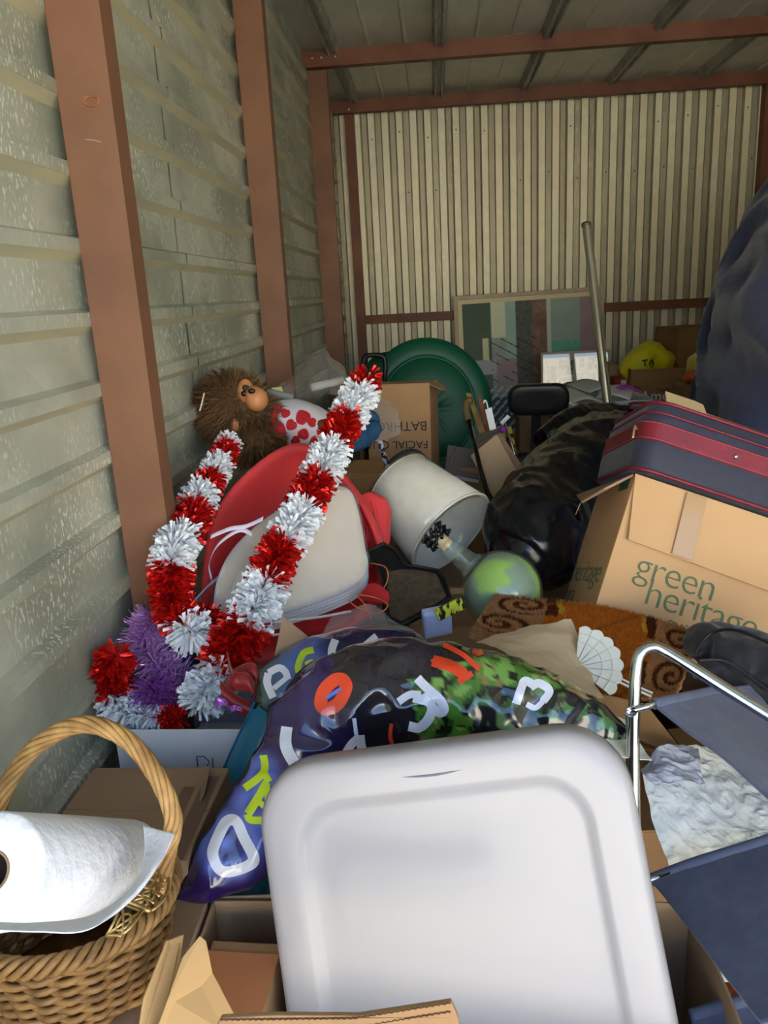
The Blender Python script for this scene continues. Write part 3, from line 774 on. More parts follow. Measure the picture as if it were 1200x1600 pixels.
def decal_stroke(tree, pts, wpx, name, m, parent, closed=False, lift=.0012, step=3.0):
    """flat print laid on a curved surface: a ribbon sampled densely, every vertex dropped on the surface"""
    Q = [Vector((x, y, 0)) for x, y in pts]
    if len(Q) > 2:
        Q = loopc(Q, len(Q) * 8) if closed else curve(Q, (len(Q) - 1) * 8 + 1)
    if closed: Q = Q + [Q[0]]
    dense = []
    for a, b in zip(Q[:-1], Q[1:]):
        n = max(1, int((b - a).length / step))
        dense += [a.lerp(b, k / n) for k in range(n)]
    dense.append(Q[-1])
    mb = MB(); rows = []; nc = max(2, int(wpx / 3) + 1)
    for i, p in enumerate(dense):
        if closed: t = dense[(i + 1) % (len(dense) - 1)] - dense[i - 1 if i > 0 else -2]
        else: t = dense[min(i + 1, len(dense) - 1)] - dense[max(i - 1, 0)]
        nr = Vector((-t.y, t.x, 0)).normalized(); row = []
        for k in range(nc):
            q = p + nr * wpx * (k / (nc - 1) - .5)
            d = (at(q.x, q.y, Y=1) - EYE).normalized()
            h = tree.ray_cast(EYE, d)
            if h[0] is None: row = None; break
            row.append(h[0] + h[1] * (lift if h[1].dot(d) < 0 else -lift))
        if row: rows.append(row)
        else:
            if len(rows) > 1: mb.grid(rows)
            rows = []
    if len(rows) > 1: mb.grid(rows)
    if mb.v: return mb.build(name, m, parent, smooth=True)
M_print = mat('glossy_printed_film', (255, 255, 255), 0.16, attr='print', spec=0.6, coat=0.7, bump=.35, bscale=9, bstretch=(1, 1, 1))
M_pw = mat('print_white', (232, 236, 250), .2, spec=.6, coat=.5); M_pl = mat('print_lime', (196, 224, 40), .2, spec=.6, coat=.5); M_po = mat('print_orange', (232, 74, 40), .2, spec=.6, coat=.5)
M_pn = mat('print_navy', (40, 36, 92), .2, spec=.6, coat=.5); M_pb = mat('print_blue', (96, 122, 214), .2, spec=.6, coat=.5)
def lerp3(a, b, t): t = max(0, min(1, t)); return tuple(x * (1 - t) + y * t for x, y in zip(a, b))
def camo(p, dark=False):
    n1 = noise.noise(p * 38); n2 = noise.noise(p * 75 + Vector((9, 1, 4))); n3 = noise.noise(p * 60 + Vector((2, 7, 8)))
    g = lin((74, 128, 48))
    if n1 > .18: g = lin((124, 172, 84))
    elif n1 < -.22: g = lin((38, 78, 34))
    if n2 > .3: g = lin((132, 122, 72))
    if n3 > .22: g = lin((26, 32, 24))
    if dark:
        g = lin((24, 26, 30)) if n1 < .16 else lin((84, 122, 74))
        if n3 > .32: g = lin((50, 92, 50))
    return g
big = thing('printed_film_bag', 'large shiny printed plastic bag, purple with lime letters and green camouflage', 'bag', A(600, 1150, 1.10))
rows = sausage([(282, 1398, .945, .004, .004), (326, 1369, .96, .031, .022), (377, 1327, .985, .056, .034), (428, 1269, 1.03, .071, .048), (476, 1210, 1.08, .084, .06), (515, 1140, 1.13, .094, .07), (580, 1098, 1.15, .094, .075), (650, 1092, 1.16, .090, .08),
                (730, 1098, 1.17, .086, .08), (810, 1106, 1.17, .076, .07), (880, 1124, 1.16, .056, .05), (940, 1140, 1.15, .036, .03), (985, 1150, 1.14, .008, .008)], 190, 130, amp=.005, sc=9, seed=3, ridge=.014, rsc=11)
mbg = closed_loft(rows)
cols = []
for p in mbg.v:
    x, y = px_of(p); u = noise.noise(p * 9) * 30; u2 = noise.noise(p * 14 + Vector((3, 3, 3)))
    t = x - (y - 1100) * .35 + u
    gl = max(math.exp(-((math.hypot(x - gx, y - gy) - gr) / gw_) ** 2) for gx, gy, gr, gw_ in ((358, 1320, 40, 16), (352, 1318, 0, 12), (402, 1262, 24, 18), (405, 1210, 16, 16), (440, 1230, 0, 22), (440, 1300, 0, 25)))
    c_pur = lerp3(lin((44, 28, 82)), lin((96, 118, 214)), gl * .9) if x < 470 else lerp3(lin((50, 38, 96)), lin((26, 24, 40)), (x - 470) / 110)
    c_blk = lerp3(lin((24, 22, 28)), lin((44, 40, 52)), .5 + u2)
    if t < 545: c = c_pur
    elif t < 640 - (0 if y > 1060 else -55): c = c_blk
    else:
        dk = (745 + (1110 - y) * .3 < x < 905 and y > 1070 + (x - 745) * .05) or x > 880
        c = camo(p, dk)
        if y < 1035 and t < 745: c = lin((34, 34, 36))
    cols.append(c)
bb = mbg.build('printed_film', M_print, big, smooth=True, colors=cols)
tb = bvh_of(bb)
D = lambda pts, w, m, closed=False, nm='printed_letter': decal_stroke(tb, pts, w, nm, m, big, closed)
D([(333, 1330), (342, 1306), (352, 1287), (362, 1281), (371, 1286), (381, 1308), (396, 1338), (390, 1351), (366, 1360), (348, 1361), (337, 1349)], 17, M_pw, True)
D([(417, 1222), (404, 1246), (388, 1272)], 13, M_pl); D([(387, 1272), (392, 1281), (412, 1282)], 12, M_pl); D([(416, 1228), (422, 1262)], 11, M_pl); D([(403, 1252), (424, 1268)], 9, M_pl)
D([(412, 1180), (412, 1207), (383, 1232)], 12, M_pl); D([(411, 1206), (421, 1222)], 11, M_pl)
D([(449, 1136), (447, 1165), (462, 1195), (482, 1226)], 18, M_pw)
D([(535, 1062), (541, 1074), (530, 1098), (512, 1108), (502, 1100), (506, 1080), (522, 1064)], 20, M_po, True, 'printed_number')
D([(509, 1091), (534, 1076)], 6, M_pb, nm='printed_bar')
D([(534, 1186), (548, 1164), (562, 1150)], 13, M_pw); D([(562, 1148), (564, 1166), (571, 1184)], 15, M_pw); D([(536, 1186), (571, 1184)], 11, M_pw); D([(553, 1122), (557, 1150)], 6, M_pw)
D([(652, 1060), (666, 1074), (686, 1092), (694, 1108), (684, 1112), (660, 1086)], 14, M_pw, nm='printed_number'); D([(622, 1097), (640, 1086), (658, 1086)], 12, M_pw, nm='printed_number'); D([(646, 1090), (672, 1098), (672, 1118), (656, 1136), (638, 1134)], 15, M_pw, nm='printed_number')
D([(676, 1033), (706, 1042), (726, 1056)], 18, M_po, nm='printed_number'); D([(716, 1066), (738, 1052)], 10, M_po, nm='printed_number'); D([(676, 1030), (684, 1042)], 9, M_po, nm='printed_number')
D([(692, 1008), (724, 1024), (748, 1046)], 8, M_po, nm='printed_number')
D([(704, 1005), (730, 1012), (764, 1012)], 9, M_po, nm='printed_number'); D([(764, 1012), (748, 1022), (738, 1018)], 8, M_po, nm='printed_number')
D([(806, 1100), (814, 1076), (820, 1064), (832, 1070)], 13, M_pw, nm='printed_number'); D([(828, 1074), (842, 1068), (858, 1080), (848, 1096)], 13, M_pw, nm='printed_number'); D([(848, 1096), (836, 1106), (822, 1100)], 9, M_pw, nm='printed_number')
D([(612, 1130), (610, 1150), (615, 1168)], 6, M_po, nm='printed_bar')
hj = 0 if px_of(rows[40][0])[0] < px_of(rows[40][65])[0] else 65
MB().tube([rows[i][hj] for i in range(2, 92)], .0042, 8).build('hem', mat('black_hem', (14, 14, 16), .5), big, smooth=True)
D([(868, 1172), (890, 1128), (912, 1096)], 12, mat('black_hem', (14, 14, 16), .5), nm='hem')
roll = thing('printed_film_roll', 'rolled printed plastic bag with white and lime letters behind the purple one', 'bag', A(500, 1080, 1.35))
rows = sausage([(394, 1096, 1.30, .012, .012), (410, 1096, 1.30, .050, .04), (450, 1082, 1.32, .070, .06), (510, 1056, 1.36, .076, .07), (570, 1036, 1.40, .070, .07), (630, 1024, 1.44, .052, .05), (670, 1020, 1.47, .015, .015)], 90, 70, amp=.003, sc=9, seed=8, ridge=.008, rsc=10)
mbr = closed_loft(rows); cols = []
for p in mbr.v:
    x, y = px_of(p); u = noise.noise(p * 11) * 14
    cols.append(lin((26, 30, 34)) if x + u < 412 else lerp3(lin((70, 92, 88)), lin((70, 104, 180)), (x + u - 420) / 40) if x + u < 500 else lerp3(lin((60, 80, 160)), lin((38, 34, 76)), (x + u - 500) / 25))
rb = mbr.build('printed_film', M_print, roll, smooth=True, colors=cols)
tr_ = bvh_of(rb)
D2 = lambda pts, w, m, closed=False: decal_stroke(tr_, pts, w, 'printed_letter', m, roll, closed)
D2([(420, 1052), (418, 1068), (427, 1090)], 12, M_pw); D2([(420, 1052), (436, 1044), (446, 1050), (450, 1062)], 11, M_pw); D2([(428, 1076), (452, 1056)], 8, M_pw)
D2([(440, 1096), (452, 1112)], 7, M_pw); D2([(448, 1084), (470, 1106)], 7, M_pw)
D2([(490, 1016), (474, 1022), (466, 1046), (480, 1066), (492, 1054), (488, 1036), (478, 1040)], 10, M_pl); D2([(500, 1060), (490, 1082)], 12, M_pl)
D2([(524, 1000), (518, 1020), (524, 1044), (534, 1056)], 12, M_pw); D2([(566, 1012), (576, 1004), (588, 994)], 10, M_pw)

# ------------------------------------------------------------------ teal sheet bag
M_tealf = film('teal_film', (30, 140, 180), clear=.45, rough=.10)
tq = thing('teal_plastic_bag', 'translucent teal plastic bag wedged beside the white carton', 'bag', A(360, 1300, 1.2))
C = [[A(398, 1096, 1.27), A(355, 1185, 1.235), A(325, 1270, 1.20), A(310, 1345, 1.15), A(318, 1408, 1.05)],
     [A(425, 1120, 1.24), A(390, 1195, 1.21), A(352, 1280, 1.17), A(335, 1355, 1.12), A(345, 1418, 1.0)],
     [A(450, 1150, 1.25), A(425, 1210, 1.225), A(385, 1300, 1.19), A(372, 1370, 1.12), A(380, 1420, 1.0)],
     [A(470, 1180, 1.27), A(450, 1230, 1.24), A(420, 1320, 1.20), A(415, 1385, 1.12), A(430, 1420, 1.0)]]
g = MB().grid(net(C, 34, 60)); g.v = [p + crumple(p, .003, 14) for p in g.v]
g.build('film_front', M_tealf, tq, smooth=True)
g = MB().grid([[p + Vector((.012, .03, -.01)) for p in r] for r in net(C, 20, 30)]); g.build('film_rear', M_tealf, tq, smooth=True)
MB().tube(curve([A(398, 1098, 1.262), A(355, 1187, 1.23), A(325, 1272, 1.195), A(310, 1347, 1.145)], 30), .002, 6).build('hem', mat('teal_hem', (10, 92, 140), .3), tq)
# ------------------------------------------------------------------ big carton with the green lettering, suitcase on top
M_gink = mat('green_ink', (92, 116, 84), .75)
sclf = 0.80
GB = TR((0.702 * sclf, 2.339 * sclf, 1.45 + (0.587 - 1.45) * sclf), (-21.1, 20.7, -1.9))
gw, gd, gh = 0.486 * sclf, 0.358 * sclf, 0.402 * sclf
ge = 0.16                                            # the carton goes on beyond the right edge of the frame
GBB = GB @ TR((ge / 2, 0, -gh / 2 - .05))
gbx = carton('lettered_carton', 'big tan carton with green lettering, suitcase resting on it', GBB, (gw + ge, gd, gh + .05), M_card4, closed=False, tape=False)
def gp(x, y, z): return GB @ Vector((x, y, z))
fy = -gd / 2
# the front top flap folded down over the face, and the torn left flap hanging outwards
sheet('flap', [gp(-gw / 2 - .004, fy - .004, gh / 2 + .003), gp(gw / 2 + ge, fy - .004, gh / 2 + .003), gp(gw / 2 + ge, fy - .016, gh / 2 - .165), gp(-gw / 2 + .022, fy - .016, gh / 2 - .150)], M_card4, gbx)
sheet('tape', [gp(-gw / 2 + .12, fy - .0125, gh / 2 - .002), gp(-gw / 2 + .168, fy - .0125, gh / 2 - .002), gp(-gw / 2 + .172, fy - .0222, gh / 2 - .15), gp(-gw / 2 + .124, fy - .0222, gh / 2 - .15)], M_tape, gbx, t=.0006)
lf = sheet('flap', [gp(-gw / 2, fy + .012, gh / 2), gp(-gw / 2, -fy - .012, gh / 2), gp(-gw / 2 - .055, -fy - .02, gh / 2 - .045), gp(-gw / 2 - .075, fy + .10, gh / 2 - .085), gp(-gw / 2 - .050, fy + .03, gh / 2 - .05)], M_card2, gbx, t=.006)
sheet('torn_tape', [gp(-gw / 2 - .079, fy + .105, gh / 2 - .088), gp(-gw / 2 - .070, fy + .13, gh / 2 - .07), gp(-gw / 2 - .074, fy + .13, gh / 2 - .10), gp(-gw / 2 - .080, fy + .11, gh / 2 - .115)], M_tape, gbx, t=.001)
FM = GB @ TR((0, fy - .0012, 0), (90, 0, 0))
text_obj('lettering', 'green', .092, FM @ Matrix.Translation((-gw / 2 + .060, -.062, 0)), M_gink, gbx, sp=.92, bold=-.0012)
text_obj('lettering', 'heritage', .092, FM @ Matrix.Translation((-gw / 2 + .098, -.116, 0)), M_gink, gbx, sp=.92, bold=-.0012)
text_obj('lettering', 'products', .062, FM @ Matrix.Translation((-gw / 2 + .165, -.158, 0)), M_gink, gbx, sp=.92, bold=-.0012)
LM = GB @ TR((-gw / 2 - .0012, 0, 0), (90, 0, -90))
text_obj('lettering', 'heritage', .085, LM @ Matrix.Translation((-.14, -.10, 0)), M_gink, gbx, sp=.92, bold=-.0012)
text_obj('lettering', 'pro', .06, LM @ Matrix.Translation((-.14, -.15, 0)), M_gink, gbx, sp=.92, bold=-.0012)
sheet('stamp_patch', [gp(-gw / 2 - .0015, fy + .03, gh / 2 - .005), gp(-gw / 2 - .0015, fy + .10, gh / 2 - .005), gp(-gw / 2 - .0015, fy + .10, gh / 2 - .03), gp(-gw / 2 - .0015, fy + .03, gh / 2 - .03)], mat('green_patch', (60, 96, 74), .75), gbx, t=.0006)

M_scn = mat('navy_nylon', (42, 46, 66), .6, col2=(36, 40, 58), scale=60, bump=.1, bscale=500, sheen=.2)
M_bur = mat('burgundy_leatherette', (132, 34, 50), .42, col2=(118, 28, 44), scale=20, bump=.08, bscale=150)
M_kraft2 = mat('cream_board', (222, 196, 148), .8)
sx0, sx1, sy0, sy1, sz0, sz1 = -gw / 2 - .018, gw / 2 + ge + .02, fy - .022, -fy + .03, gh / 2 + .010, gh / 2 + .185
suit = thing('suitcase', 'navy suitcase with burgundy band and open front pocket, on the lettered carton', 'suitcase', M=GB @ TR((0, 0, sz0)))
mb = MB()
Ls = sx1 - sx0; Ds = sy1 - sy0
rows = []
for z, ins in ((sz0, .012), (sz0 + .006, .003), (sz0 + .02, 0), (sz0 + .06, -.003), (sz0 + .13, -.002), (sz1 - .012, .002), (sz1 - .002, .010), (sz1, .022)):
    rows.append([GB @ Vector(((sx0 + sx1) / 2 + x, (sy0 + sy1) / 2 + y, z)) for x, y in rrect(Ls - 2 * ins, Ds - 2 * ins, .05, 8)])
n = len(rows[0]); mb.grid(rows, closed_u=True); b = len(mb.v) - n
mb.f.append(tuple(b + k for k in range(n))); mb.mi.append(0); mb.f.append(tuple(range(n - 1, -1, -1))); mb.mi.append(0)
mb.build('shell', M_scn, suit, smooth=True)
def sband(z, h, off, nm, m, r=.05):
    pr = MB(); rr = []
    for dz, o_ in ((-h / 2, 0), (-h / 2 + .002, off), (h / 2 - .002, off), (h / 2, 0)):
        rr.append([GB @ Vector(((sx0 + sx1) / 2 + x, (sy0 + sy1) / 2 + y, z + dz)) for x, y in rrect(Ls + 2 * o_ + .006, Ds + 2 * o_ + .006, r, 8)])
    return pr.grid(rr, closed_u=True).build(nm, m, suit, smooth=False)
bd = sband(sz0 + .098, .046, .002, 'band', M_bur)
for dz in (-.019, .019):
    MB().tube([GB @ Vector(((sx0 + sx1) / 2 + x, (sy0 + sy1) / 2 + y, sz0 + .098 + dz)) for x, y in rrect(Ls + .0112, Ds + .0112, .05, 8)], .0009, 4, True).build('stitching', mat('pink_thread', (176, 90, 100), .7), bd)
for z in (sz0 + .006, sz1 - .006):
    MB().tube([GB @ Vector(((sx0 + sx1) / 2 + x, (sy0 + sy1) / 2 + y, z)) for x, y in rrect(Ls - .006, Ds - .006, .05, 8)], .0042, 6, True).build('piping', M_bur, suit, smooth=True)
MB().tube([GB @ Vector(((sx0 + sx1) / 2 + x, (sy0 + sy1) / 2 + y, sz0 + .142)) for x, y in rrect(Ls + .004, Ds + .004, .05, 8)], .003, 6, True).build('piping', M_bur, suit, smooth=True)
MB().lathe([(0, .005), (.004, .0045), (.006, .002), (.0065, 0)], 14, GB @ TR((sx0 + .215, sy0 - .005, sz0 + .098), (90, 0, 0))).build('stud', M_chrome, suit, smooth=True)
MB().tube(curve([GB @ Vector(q) for q in ((sx0 - .004, sy0 + .05, sz0 + .10), (sx0 - .012, sy0 + .045, sz0 + .105), (sx0 - .010, sy0 + .04, sz0 + .075))], 12), .0035, 6).build('zip_pull', mat('brass_zip', (206, 170, 130), .35, .8), suit, smooth=True)
# boards tucked in the open top
MB().box((sx0 + .03, sy0 + .028, sz1 - .004), (sx1 - .04, sy0 + .10, sz1 + .0012), GB).build('pocket_mouth_shade', mat('pocket_shade', (16, 17, 22), .9), suit)  # black slab on the closed top paints the shade of an open pocket
for nm, lab, q, mm in (('folded_board', 'cream card folder tucked in the suitcase pocket', ((sx0 + .035, .026, .002), (sx0 + .135, .026, .002), (sx0 + .140, .085, .042), (sx0 + .120, .092, .047), (sx0 + .045, .092, .047)), M_kraft2), ('brown_board', 'long brown card strip tucked in the suitcase pocket', ((sx0 + .145, .060, .002), (sx1 - .06, .060, .002), (sx1 - .06, .098, .024), (sx0 + .145, .098, .030)), M_card)):
    tag(sheet(nm, [gp(x, sy0 + y, sz1 + z) for x, y, z in q], mm, None, t=.003), lab, 'card')
MB().grid(net([[gp(sx0 + .03, sy0 + .10, sz1 + .010), gp(sx0 + .2, sy0 + .10, sz1 + .008), gp(sx1 - .03, sy0 + .10, sz1 + .004)], [gp(sx0 + .03, sy1 - .03, sz1 + .05), gp(sx0 + .2, sy1 - .02, sz1 + .035), gp(sx1 - .03, sy1 - .02, sz1 + .025)]], 6, 20)).build('open_lid', M_scn, suit, smooth=True, solid=.006)
MB().tube(curve([gp(sx0 + .028, sy0 + .06, sz1 + .006), gp(sx0 + .022, sy1 - .06, sz1 + .052), gp(sx0 + .06, sy1 - .02, sz1 + .054), gp(sx0 + .2, sy1 - .016, sz1 + .040), gp(sx1 - .03, sy1 - .016, sz1 + .028)], 40), .0042, 6).build('piping', M_bur, suit, smooth=True)

# ------------------------------------------------------------------ coir doormat
def build_mat():
    C = [[A(772, 934, 1.70), A(850, 941, 1.70), A(945, 952, 1.67), A(1030, 972, 1.60), A(1092, 994, 1.54)],
         [A(752, 964, 1.60), A(845, 978, 1.58), A(945, 1000, 1.55), A(1020, 1022, 1.50), A(1075, 1044, 1.46)],
         [A(734, 992, 1.50), A(830, 1030, 1.46), A(930, 1076, 1.42), A(1000, 1092, 1.40), A(1054, 1094, 1.38)]]
    o = thing('coir_doormat', 'tan and orange coir doormat with dark scroll corners', 'doormat', A(900, 1030, 1.5))
    NU, NV = 90, 150
    rows = net(C, NU, NV)
    def colr(u, v):       # u across (0 back .. 1 front), v along
        n = noise.noise(Vector((u * 7, v * 12, 0))) * .03
        tan = lin((178, 128, 84)); org = lin((186, 106, 34)); drk = lin((92, 44, 22)); yel = lin((208, 160, 60))
        d = min(v, 1 - v) * 1.7 + n
        c = tan if d < .44 else (drk if d < .52 and (u < .35 or u > .62) else (yel if d < .56 and u < .3 else org))
        if d >= .44:
            if abs(math.sin((v * 9 + u * 5))) < .10: c = lerp3(org, drk, .35)
        for cu, cv, s in ((.62, .10, 1), (.70, .90, -1), (.2, .17, -1), (.25, .88, 1)):
            du = (u - cu) * .38; dv = (v - cv) * .62; r = math.hypot(du, dv); th = math.atan2(du, dv * s)
            sp = abs(((r / .042 - th / (2 * math.pi)) % 1) - .5)
            if r < .074 and sp < .21: c = drk
        return c
    cols = [colr(i / (NU - 1), j / (NV - 1)) for i in range(NU) for j in range(NV)]
    M_coir = mat('coir', (255, 255, 255), .95, attr='print', spec=.1)
    mb = MB().grid([[p + crumple(p, .0016, 220, 2, 2) for p in r] for r in rows])
    mb.build('coir_base', M_coir, o, colors=cols, solid=.012)
    fb = MB(); fc = []
    for k in range(15000):
        u = rng.random(); v = rng.random(); i = u * (NU - 1); j = v * (NV - 1); i0 = min(int(i), NU - 2); j0 = min(int(j), NV - 2)
        p = rows[i0][j0].lerp(rows[i0][j0 + 1], j - j0).lerp(rows[i0 + 1][j0].lerp(rows[i0 + 1][j0 + 1], j - j0), i - i0)
        nn = (rows[i0][j0 + 1] - rows[i0][j0]).cross(rows[i0 + 1][j0] - rows[i0][j0]).normalized()
        if nn.z < 0: nn = -nn
        d = (nn + Vector((rng.uniform(-.45, .45), rng.uniform(-.45, .45), rng.uniform(-.3, .3)))).normalized() * rng.uniform(.008, .013)
        s = d.cross(Vector((rng.random(), rng.random(), rng.random()))).normalized() * .0008
        fb.add([p + nn * .004 - s, p + nn * .004 + s, p + nn * .004 + d], [(0, 1, 2)])
        c = colr(u, v); f = rng.uniform(.75, 1.3); fc += [tuple(x * f for x in c)] * 3
    fb.build('coir_tufts', M_coir, o, colors=fc, kind='stuff')
build_mat()

# ------------------------------------------------------------------ white scalloped hand fan
M_fan = mat('ivory_satin', (232, 234, 226), .55, bump=.06, bscale=80)
fo = thing('hand_fan', 'ivory scalloped paddle fan with thin sticks lying on the doormat', 'fan', A(920, 1015, 1.38))
fx0 = A(905, 1050, 1.36); fu = A(960, 1015, 1.40) - fx0; fv = A(900, 985, 1.42) - fx0
fr = frame3(fx0, (A(955, 1040, 1.37) - A(896, 985, 1.44)), A(950, 975, 1.42) - fx0) @ TR((-.012, 0, 0), (0, 0, -22))
nseg = 7
for k in range(nseg):     # ribs of the shell shape
    a0 = R(28 + k * 124 / nseg); a1 = R(28 + (k + 1) * 124 / nseg); am = (a0 + a1) / 2
    rr = .078 + .006 * math.sin(am)
    poly = [(0.006 * math.cos(am), .006 * math.sin(am))] + [(rr * (1 + .07 * math.sin(math.pi * t / 6)) * math.cos(a0 + (a1 - a0) * t / 6), rr * (1 + .07 * math.sin(math.pi * t / 6)) * math.sin(a0 + (a1 - a0) * t / 6)) for t in range(7)]
    MB().prism(poly, -.0015, .0025 + .0012 * (k % 2), fr).build('fan_segment', M_fan, fo, bevel=.001)
    for rad in (.84, .62):
        MB().tube([fr @ Vector((rr * rad * math.cos(a0 + (a1 - a0) * t / 8), rr * rad * math.sin(a0 + (a1 - a0) * t / 8), .0042)) for t in range(9)], .0011, 5).build('beading', M_fan, fo)
MB().tube([fr @ Vector((0, .01, 0)), A(935, 1050, 1.36), A(985, 1074, 1.335), A(1018, 1088, 1.32)], .0024, 6).build('stick', M_fan, fo)
MB().tube([fr @ Vector((0.004, .006, -.002)), A(940, 1045, 1.36), A(990, 1070, 1.335), A(1020, 1083, 1.32)], .002, 6).build('stick', M_fan, fo)

# ------------------------------------------------------------------ loose papers and card between bag and doormat
kp = MB().grid(net([[A(745, 1003, 1.42), A(800, 985, 1.45), A(862, 972, 1.47), A(890, 966, 1.47)], [A(770, 1010, 1.38), A(830, 1000, 1.40), A(885, 1000, 1.42), A(908, 1008, 1.42)], [A(800, 1025, 1.33), A(850, 1030, 1.34), A(905, 1050, 1.34), A(925, 1050, 1.35)], [A(830, 1040, 1.30), A(880, 1060, 1.29), A(920, 1085, 1.28), A(942, 1092, 1.28)]], 30, 40))
kp.v = [p + crumple(p, .006, 16, 4) for p in kp.v]
tag(kp.build('kraft_paper', mat('kraft_paper', (204, 180, 146), .8, bump=.2, bscale=30), solid=.0015, smooth=False), 'crumpled kraft paper sheet behind the camouflage bag', 'paper')
wp = MB().grid(net([[A(906, 1108, 1.16), A(945, 1112, 1.17), A(985, 1132, 1.17)], [A(890, 1140, 1.12), A(945, 1148, 1.13), A(1000, 1160, 1.13)], [A(870, 1170, 1.08), A(945, 1180, 1.08), A(1018, 1188, 1.09)]], 16, 20))
wp.v = [p + crumple(p, .004, 18, 9) for p in wp.v]
tag(wp.build('paper_sheet', mat('cream_paper', (226, 226, 210), .75), solid=.0012), 'creased cream paper sheet beside the chrome tube', 'paper')
sh = sheet('card_scrap', [A(900, 1075, 1.34), A(950, 1085, 1.33), A(1010, 1100, 1.31), A(1066, 1172, 1.24), A(1050, 1178, 1.235), A(985, 1150, 1.26)], M_card, None)
tag(sh, 'pointed scrap of brown cardboard under the doormat edge', 'cardboard')
sh = sheet('card_offcut', [A(442, 962, 1.40), A(492, 1003, 1.385), A(480, 1060, 1.34), A(424, 1045, 1.35)], M_card2, None)
tag(sh, 'pointed grey-brown cardboard offcut behind the rolled bag', 'cardboard')
lowc = carton('low_carton', 'brown carton between the white lid and the chrome chair', TR((0.30, 1.30, 0.0), (0, 0, 4)), (0.22, 0.24, 0.53), M_card, tape=False)
kc = sheet('carton_liner', [A(915, 1180, 1.135), A(1000, 1178, 1.145), A(1002, 1300, 1.13), A(965, 1215, 1.13)], M_card, lowc)

# ------------------------------------------------------------------ chrome folding chair with navy slings
ch = thing('folding_chair', 'chrome tube folding chair frame with navy canvas slings', 'chair', A(1000, 1400, 1.02))
tubeL = curve([A(1012, 1480, 0.98), A(1000, 1400, 1.00), A(992, 1300, 1.04), A(990, 1200, 1.08), A(991, 1110, 1.11), A(994, 1050, 1.13), A(1000, 1022, 1.14), A(1016, 1011, 1.145), A(1036, 1016, 1.145), A(1070, 1036, 1.13), A(1135, 1077, 1.10), A(1215, 1126, 1.06), A(1330, 1196, 1.0)], 110)
MB().tube(tubeL, .0092, 14).build('tube_frame', M_chrome, ch, smooth=True)
endp = tubeL[-1]
legr = curve([endp, endp + Vector((.03, -.03, -.03)), endp + Vector((.035, -.045, -.09)), endp + Vector((.035, -.10, -.35)), Vector((endp.x + .035, endp.y - .15, 0.01))], 50)
MB().tube(legr, .0092, 14).build('front_leg', M_chrome, ch, smooth=True)
MB().tube([tubeL[0], Vector((tubeL[0].x - .002, tubeL[0].y - .008, .01))], .0092, 14).build('front_leg', M_chrome, ch, smooth=True)
MB().tube([A(1030, 1370, .985), A(1080, 1352, .99), A(1150, 1330, .995), A(1262, 1296, 1.0)], .005, 10).build('rod', M_chrome, ch, smooth=True)
tube2 = curve([A(996, 1480, 1.01), A(990, 1390, 1.03), A(986, 1280, 1.06), A(984, 1180, 1.09), A(984, 1115, 1.115)], 40)
MB().tube(tube2, .0065, 12).build('rear_leg', M_chrome, ch, smooth=True)
MB().tube([A(984, 1112, 1.10), A(995, 1108, 1.10), A(1010, 1104, 1.105), A(1024, 1099, 1.11)], .0048, 10).build('rod', M_chrome, ch, smooth=True)
MB().lathe([(0, .006), (.006, .005), (.009, .001), (.009, -.003)], 14, frame3(A(986, 1111, 1.095), Vector((0, 0, 1)), Vector((1, 0, 0)))).build('bolt', M_chrome, ch, smooth=True)
MB().tube([A(1003, 1379, .985), A(1017, 1374, .985), A(1030, 1370, .985)], .005, 10).build('rod', M_chrome, ch, smooth=True)
def sling(nm, C, hem):
    g = MB().grid(net(C, 26, 40)); g.v = [p + crumple(p, .003, 9, 6) for p in g.v]
    s = g.build(nm, M_navy, ch, smooth=True, solid=.003)
    MB().tube(curve(hem, 30), .0085, 10).build('hem', M_navy, s, smooth=True)
    return s
sling('upper_sling', [[A(1024, 1101, 1.11), A(1070, 1090, 1.17), A(1130, 1078, 1.25), A(1200, 1066, 1.33)], [A(1075, 1145, 1.06), A(1110, 1130, 1.12), A(1160, 1115, 1.2), A(1230, 1110, 1.28)], [A(1140, 1195, 1.0), A(1170, 1180, 1.06), A(1215, 1165, 1.14), A(1280, 1160, 1.22)], [A(1215, 1258, .93), A(1245, 1240, 1.0), A(1290, 1230, 1.06), A(1350, 1220, 1.14)]],
      [A(1022, 1100, 1.112), A(1070, 1089, 1.172), A(1128, 1077, 1.252)])
sling('seat_sling', [[A(1016, 1376, .985), A(1080, 1352, .99), A(1150, 1330, .995), A(1260, 1296, 1.0)], [A(1068, 1440, .90), A(1125, 1420, .90), A(1190, 1400, .90), A(1290, 1370, .91)], [A(1125, 1515, .81), A(1180, 1500, .81), A(1245, 1480, .81), A(1330, 1455, .82)], [A(1192, 1600, .72), A(1240, 1590, .72), A(1300, 1570, .72), A(1380, 1550, .73)]],
      [A(1014, 1376, .987), A(1080, 1351, .992), A(1150, 1329, .997), A(1260, 1295, 1.002)])
sling('lower_sling', [[A(1080, 1590, .80), A(1140, 1570, .81), A(1190, 1558, .82), A(1260, 1540, .83)], [A(1090, 1640, .76), A(1150, 1625, .77), A(1200, 1610, .78), A(1280, 1590, .79)], [A(1110, 1700, .70), A(1165, 1690, .71), A(1220, 1680, .72), A(1300, 1660, .73)]],
      [A(1080, 1589, .802), A(1140, 1569, .812), A(1190, 1557, .822), A(1260, 1539, .832)])

